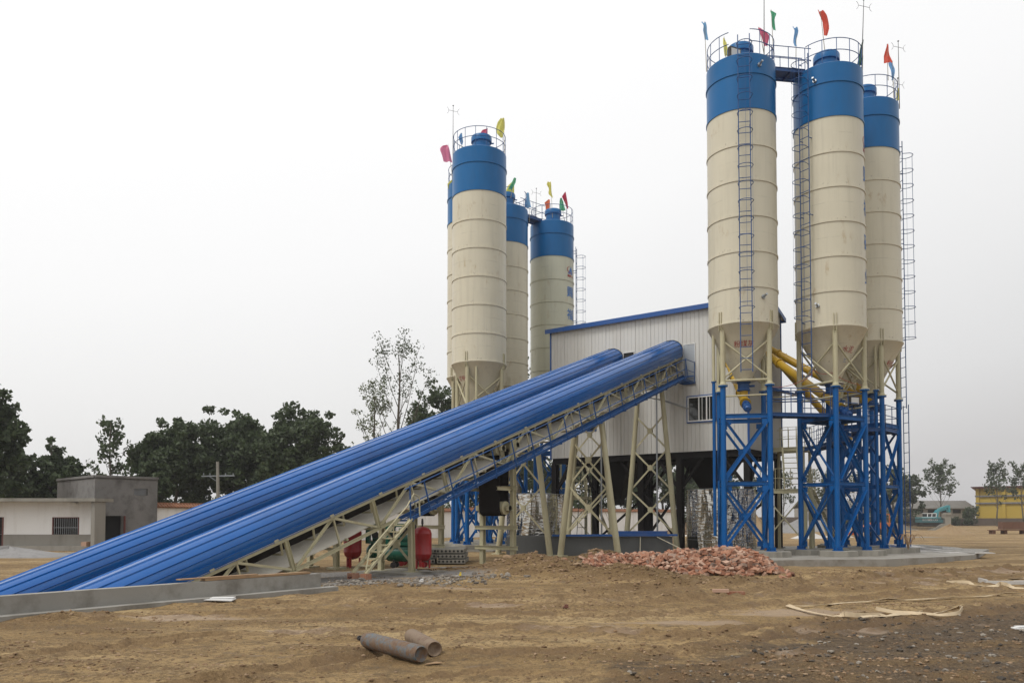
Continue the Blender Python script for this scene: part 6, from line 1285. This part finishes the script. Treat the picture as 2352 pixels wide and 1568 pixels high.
# small wheel loader
LO = paint('loader_orange', (.45, .13, .03), .5, amt=.3); q = G(2022, 1231); lo = thing('wheel_loader', 'small orange wheel loader half hidden by the blue legs', 'loader', (q.x, q.y, 0)); m = MB(); m.bb(-.9, 1.0, -.6, .6, .7, 1.35); m.bb(-1.6, -.9, -.5, .5, .8, 1.1); m.bar((-1.2, 0, 1.1), (-2.3, 0, .7), .9, .15); m.build('body', LO, lo, smooth=0)
m = MB(); m.bb(-.3, .7, -.5, .5, 2.1, 2.2)
for x in (-.3, .7):
    for y_ in (-.45, .45): m.bar((x, y_, 1.35), (x, y_, 2.1), .07)
m.build('cab', LO, lo, smooth=0)
for x in (-.75, .75):
    for y_ in (-.65, .65): m = MB(); m.disc((x, y_, .5), (0, 1, 0), .5, .3, 20); m.build('wheel', DARK, lo)
m = MB(); m.add([(-2.2, -.8, .1), (-2.2, .8, .1), (-2.9, .8, .15), (-2.9, -.8, .15), (-2.2, -.8, .8), (-2.2, .8, .8)], [(0, 1, 2, 3), (0, 4, 5, 1), (0, 3, 4), (1, 5, 2)]); m.build('bucket', LO, lo, smooth=0)
OLDB = paint('old_red_brick', (.14, .07, .045), .9, (.08, .05, .035), .7, 2, streak=False, bmp=.4)
# brick trough at right edge
q = G(2335, 1226); m = MB(); m.bb(-1.5, 3, 0, .9, .45, 1.25); m.bb(-1.6, 3, -.1, 1.0, .3, .42)
for x in (-2.6, -1.3, .8, 2.4): m.bb(x, x+.35, .1, .8, -.1, .3)
m.bb(-2.8, -1.3, 0, .8, .3, .36); o = m.build('brick_trough', OLDB, recenter=False, smooth=0); o.location = (q.x, q.y, .1); tag(o, 'raised brick trough on short brick feet at the right edge', 'trough')
# scaffold leaning frames behind basin
for u, lb in ((1588, 'dark steel ladder leaning behind the upper trestle'), (1345, 'dark steel ladder hanging behind the middle trestle')):
    a = at(u-10, 1232, 43); b_ = at(u+12 if u > 1400 else u+2, 1120 if u > 1400 else 1040, 43.2); m = MB(); s_ = Vector((.24, 0, 0)); m.tube(a-s_, b_-s_, .018, n=6); m.tube(a+s_, b_+s_, .018, n=6); n = 9
    for k in range(1, n): c = a.lerp(b_, k/n); m.tube(c-s_, c+s_, .014, n=6)
    tag(m.build('ladder', DARK), lb, 'ladder')
# ------------------------------------------------------------------ trees
def leafcloud(cent, rad, n, size, rng, flat=.8):
    """leaf faces round cluster centres: cent (k,3), rad (k,)"""
    k = rng.choice(len(cent), n, p=rad**2/np.sum(rad**2)); d = rng.normal(0, 1, (n, 3)); d /= np.linalg.norm(d, axis=1)[:, None]; r = rng.uniform(.25, 1, n)**.6
    c = cent[k]+d*(rad[k]*r)[:, None]*np.array([1, 1, flat]); a = rng.normal(0, 1, (n, 3)); a[:, 2] -= .3; a /= np.linalg.norm(a, axis=1)[:, None]; b_ = np.cross(a, rng.normal(0, 1, (n, 3))); b_ /= np.linalg.norm(b_, axis=1)[:, None]
    s_ = size*rng.uniform(.6, 1.3, n)[:, None]; a = a*s_*.62; b_ = b_*s_*.42; V_ = np.stack([c-a, c+b_, c+a, c-b_], 1).reshape(-1, 3); return V_, np.arange(4*n).reshape(-1, 4)
def limbs(m, rng, base, top, spread, n, r0, crown0, up=.5, sub=3):
    ends = []
    tr = [Vector(base)]; k = 6
    for i in range(1, k+1): f = i/k; tr.append(Vector(base).lerp(Vector(top), f)+Vector((rng.normal(0, .06), rng.normal(0, .06), 0))*(1+f))
    m.path(tr, [r0*(1-.85*i/k)+.012 for i in range(k+1)], 7)
    for i in range(n):
        f = crown0+(1-crown0)*(i+rng.uniform(0, 1))/n*.92; p = Vector(base).lerp(Vector(top), f); a = i*2.4+rng.uniform(-.4, .4); L_ = spread*(1.15-f*.75)*rng.uniform(.7, 1.15); d = Vector((math.cos(a), math.sin(a), up+rng.uniform(0, .5))); q = p+d*L_*.5+Vector((0, 0, .05*L_)); e_ = q+Vector((d.x, d.y, d.z*1.5))*L_*.5
        m.path([p, q, e_], [r0*.35*(1-f*.6), r0*.2*(1-f*.5), .012], 5); ends.append(e_); ends.append(q.lerp(e_, .5))
        for s_ in range(sub): g = rng.uniform(.3, 1); w_ = p.lerp(e_, g); v_ = w_+Vector((rng.normal(0, .3), rng.normal(0, .3), rng.uniform(.2, .6)))*L_*.5; m.path([w_, v_], [.02, .006], 4); ends.append(v_)
    return ends
def tree(name, label, x, y, h, r, kind, seed, lm=None, z=0, group=None, leaf=None, dens=1.0):
    rng = np.random.RandomState(seed); t = thing(name, label, 'tree', (x, y, z), 0, group); m = MB()
    if kind == 'dense':
        ends = limbs(m, rng, (0, 0, -.3), (rng.normal(0, .2), 0, h*.8), r*.72, 9, .05*h**.6, .22, .55, 2)
        C_ = []; Rd = []
        for e_ in ends: C_.append(tuple(e_)); Rd.append(r*rng.uniform(.16, .28))
        for i in range(54):
            a = rng.uniform(0, 6.28); ph = math.acos(rng.uniform(-.75, 1)); q = rng.uniform(.5, .86); zc = h*.60; C_.append((r*q*math.sin(ph)*math.cos(a), r*q*math.sin(ph)*math.sin(a), zc+(h*.40)*q*math.cos(ph))); Rd.append(r*rng.uniform(.15, .30))
        for i in range(46):
            a = rng.uniform(0, 6.28); ph = math.acos(rng.uniform(-.5, 1)); q = rng.uniform(.80, .98); C_.append((r*q*math.sin(ph)*math.cos(a), r*q*math.sin(ph)*math.sin(a), h*.60+(h*.40)*q*math.cos(ph))); Rd.append(r*rng.uniform(.07, .14))
        n = int(5600*dens); ls = leaf or .26; fl = .75
    elif kind == 'poplar':
        ends = limbs(m, rng, (0, 0, -.3), (rng.normal(0, .15), 0, h*.97), r*.95, 18, .035*h**.6, .28, 1.1, 3); C_ = [tuple(e_) for e_ in ends]+[(0, 0, h*.97)]; Rd = [r*rng.uniform(.10, .24) for _ in C_]; n = int(900*dens); ls = leaf or .24; fl = 1.2
    else:   # bare
        ends = limbs(m, rng, (0, 0, -.3), (.4, 0, h*.96), r*1.25, 20, .04*h**.6, .16, 1.5, 4); C_ = [tuple(e_) for e_ in ends if e_.z > h*.50 or rng.rand() < .25]; Rd = [r*rng.uniform(.07, .2)*(1.5 if c[2] > h*.75 else .8) for c in C_]; n = int(900*dens); ls = leaf or .22; fl = 1
    m.build('trunk', BARK, t, smooth=60); V_, F_ = leafcloud(np.array(C_), np.array(Rd), n, ls, rng, fl); npmesh('crown', V_, F_, lm or LEAF, t); return t
TG = 'trees beyond the yard wall'
def T(px, top, Yt, rpx, kind, label, seed, **k): x = xat(px, Yt, 1100); hf = 1.0 if kind == 'dense' else (.92 if kind == 'poplar' else 1.0); return tree({'dense': 'leafy_tree', 'poplar': 'poplar', 'bare': 'bare_poplar'}[kind], label, x, Yt, zat(top, Yt)*hf, rpx/F*Yt, kind, seed, **k)
T(-25, 872, 49, 88, 'dense', 'dark leafy tree cut by the left edge of the photo', 1, dens=1.25, leaf=.27)
T(30, 1015, 56, 70, 'dense', 'low leafy tree above the white house, next to the left edge', 2, lm=LEAF2, leaf=.28)
T(128, 1024, 58, 72, 'dense', 'bushy tree above the left part of the grey house', 3, leaf=.28)
T(118, 982, 57, 24, 'poplar', 'thin young poplar rising from the bushes left of the grey house', 4, dens=.6)
T(252, 938, 62, 54, 'poplar', 'slim see-through poplar standing behind the grey house', 5, dens=.9, leaf=.27)
T(405, 952, 66, 100, 'dense', 'broad dark tree just right of the grey house', 6, dens=2.9, leaf=.29)
T(525, 928, 70, 112, 'dense', 'broad dark tree behind the utility pole', 7, dens=2.9, leaf=.29)
T(348, 1035, 60, 46, 'dense', 'low dark tree peeping over the right corner of the grey house', 8, leaf=.28)
T(690, 916, 72, 104, 'dense', 'big rounded dark tree ending the group left of the bare poplar', 9, dens=3.1, leaf=.29)
T(605, 985, 68, 84, 'dense', 'dark tree filling the gap behind the far conveyor', 10, leaf=.3)
T(780, 1010, 80, 50, 'dense', 'small dark tree low behind the far conveyor, right of the rounded one', 13, leaf=.3)
T(908, 805, 74, 70, 'bare', 'tall nearly bare poplar with leaf tufts at its top', 11, lm=LEAF2, leaf=.17, dens=1.7)
T(852, 900, 76, 48, 'bare', 'smaller nearly bare tree left of the tall one', 12, lm=LEAF3, dens=2.2, leaf=.16)
T(1008, 845, 80, 78, 'dense', 'tall dark tree touching the left edge of the left silos', 14, dens=1.3, leaf=.28)
T(965, 920, 78, 52, 'dense', 'dark tree filling between the bare poplar and the left silos', 15, leaf=.28)
T(1190, 790, 84, 52, 'dense', 'dark tree seen only in gaps between the left silos', 16, leaf=.28)
for k, (px, tp, Y_) in enumerate(((1075, 1010, 100), (1150, 1030, 104), (1225, 1020, 100), (1300, 1035, 106), (1380, 1020, 103), (1450, 1040, 100), (1520, 1030, 106), (1590, 1050, 104))):
    T(px, tp, Y_, 52, 'dense', ['leftmost', 'second', 'third', 'fourth', 'fifth', 'sixth', 'seventh', 'eighth'][k]+' tree from the left in the row seen under the white house', 30+k, lm=LEAF2, leaf=.34, group='row of trees behind the far wall', dens=.75)
T(1668, 1078, 112, 34, 'dense', 'round tree seen through the bracing of the nearest right silo', 40, leaf=.34, dens=.6)
for k, (px, tp, kd) in enumerate(((1730, 1100, 'poplar'), (1800, 1080, 'poplar'), (1862, 1075, 'poplar'), (1915, 1068, 'dense'), (1965, 1088, 'poplar'), (2010, 1092, 'dense'), (2052, 1060, 'dense'), (2092, 1082, 'dense'))):
    T(px, tp, 152+k*2, 32, kd, ['leftmost', 'second', 'third', 'fourth', 'fifth', 'sixth', 'seventh', 'eighth'][k]+' tree from the left in the row behind the right silos', 50+k, lm=LEAF2, leaf=.36, group='row of trees behind the right silos', dens=.7)
T(2160, 1066, 164, 40, 'poplar', 'twin-topped poplar behind the excavator', 60, lm=LEAF2, dens=1.5, leaf=.42)
T(2222, 1162, 176, 12, 'dense', 'small far tree at the left corner of the yellow building', 61, leaf=.36, dens=.2)
T(2288, 1057, 162, 36, 'poplar', 'young poplar in front of the left part of the yellow building', 62, lm=LEAF2, dens=1.1, leaf=.38)
T(2348, 1062, 162, 34, 'poplar', 'young poplar in front of the yellow building, cut by the right edge', 63, lm=LEAF2, dens=1.1, leaf=.38)
T(2235, 1165, 165, 16, 'poplar', 'sapling at the left corner of the yellow wall', 64, lm=LEAF2, dens=.25, leaf=.34)
# low scrub at wall feet
rng = np.random.RandomState(8); c = []
for k in range(60): px = rng.uniform(1900, 2235); c.append((xat(px, 167), 166.6, rng.uniform(.5, 1.4)))
for k in range(50): px = rng.uniform(1900, 2110); c.append((xat(px, 173), 173.5, rng.uniform(1, 3.2)))
V_, F_ = leafcloud(np.array(c), np.full(len(c), .9), 5000, .34, rng); tag(npmesh('scrub', V_, F_, LEAF2), 'weeds and creepers along the dark far wall', 'scrub', kind='stuff')
V_, F_ = leafcloud(np.array([(xat(rng.uniform(380, 1640), Y_), Y_, rng.uniform(.6, 4)) for Y_ in rng.uniform(98, 112, 90)]), np.full(90, 1.6), 9000, .36, rng); tag(npmesh('undergrowth', V_, F_, LEAF), 'dark undergrowth beneath the far trees', 'undergrowth', kind='stuff')
V_, F_ = leafcloud(np.array([(xat(rng.uniform(0, 760), Y_), Y_, rng.uniform(.6, 3.4)) for Y_ in rng.uniform(66, 76, 90)]), np.full(90, 1.3), 9000, .3, rng); tag(npmesh('undergrowth', V_, F_, LEAF), 'dark undergrowth behind the left boundary wall', 'undergrowth', kind='stuff')
# ------------------------------------------------------------------ hazy air
m = bpy.data.materials.new('haze'); m.use_nodes = True; n = m.node_tree; n.nodes.clear(); o_ = N(n, 'ShaderNodeOutputMaterial'); pv = N(n, 'ShaderNodeVolumePrincipled'); pv.inputs['Color'].default_value = (.86, .86, .87, 1); pv.inputs['Density'].default_value = .0005; pv.inputs['Anisotropy'].default_value = .2; L(n, pv.outputs[0], o_.inputs['Volume'])
b = MB(); b.bb(-800, 1000, -90, 1400, -6, 27); tag(b.build('haze', m, recenter=False, smooth=0), kind='stuff')
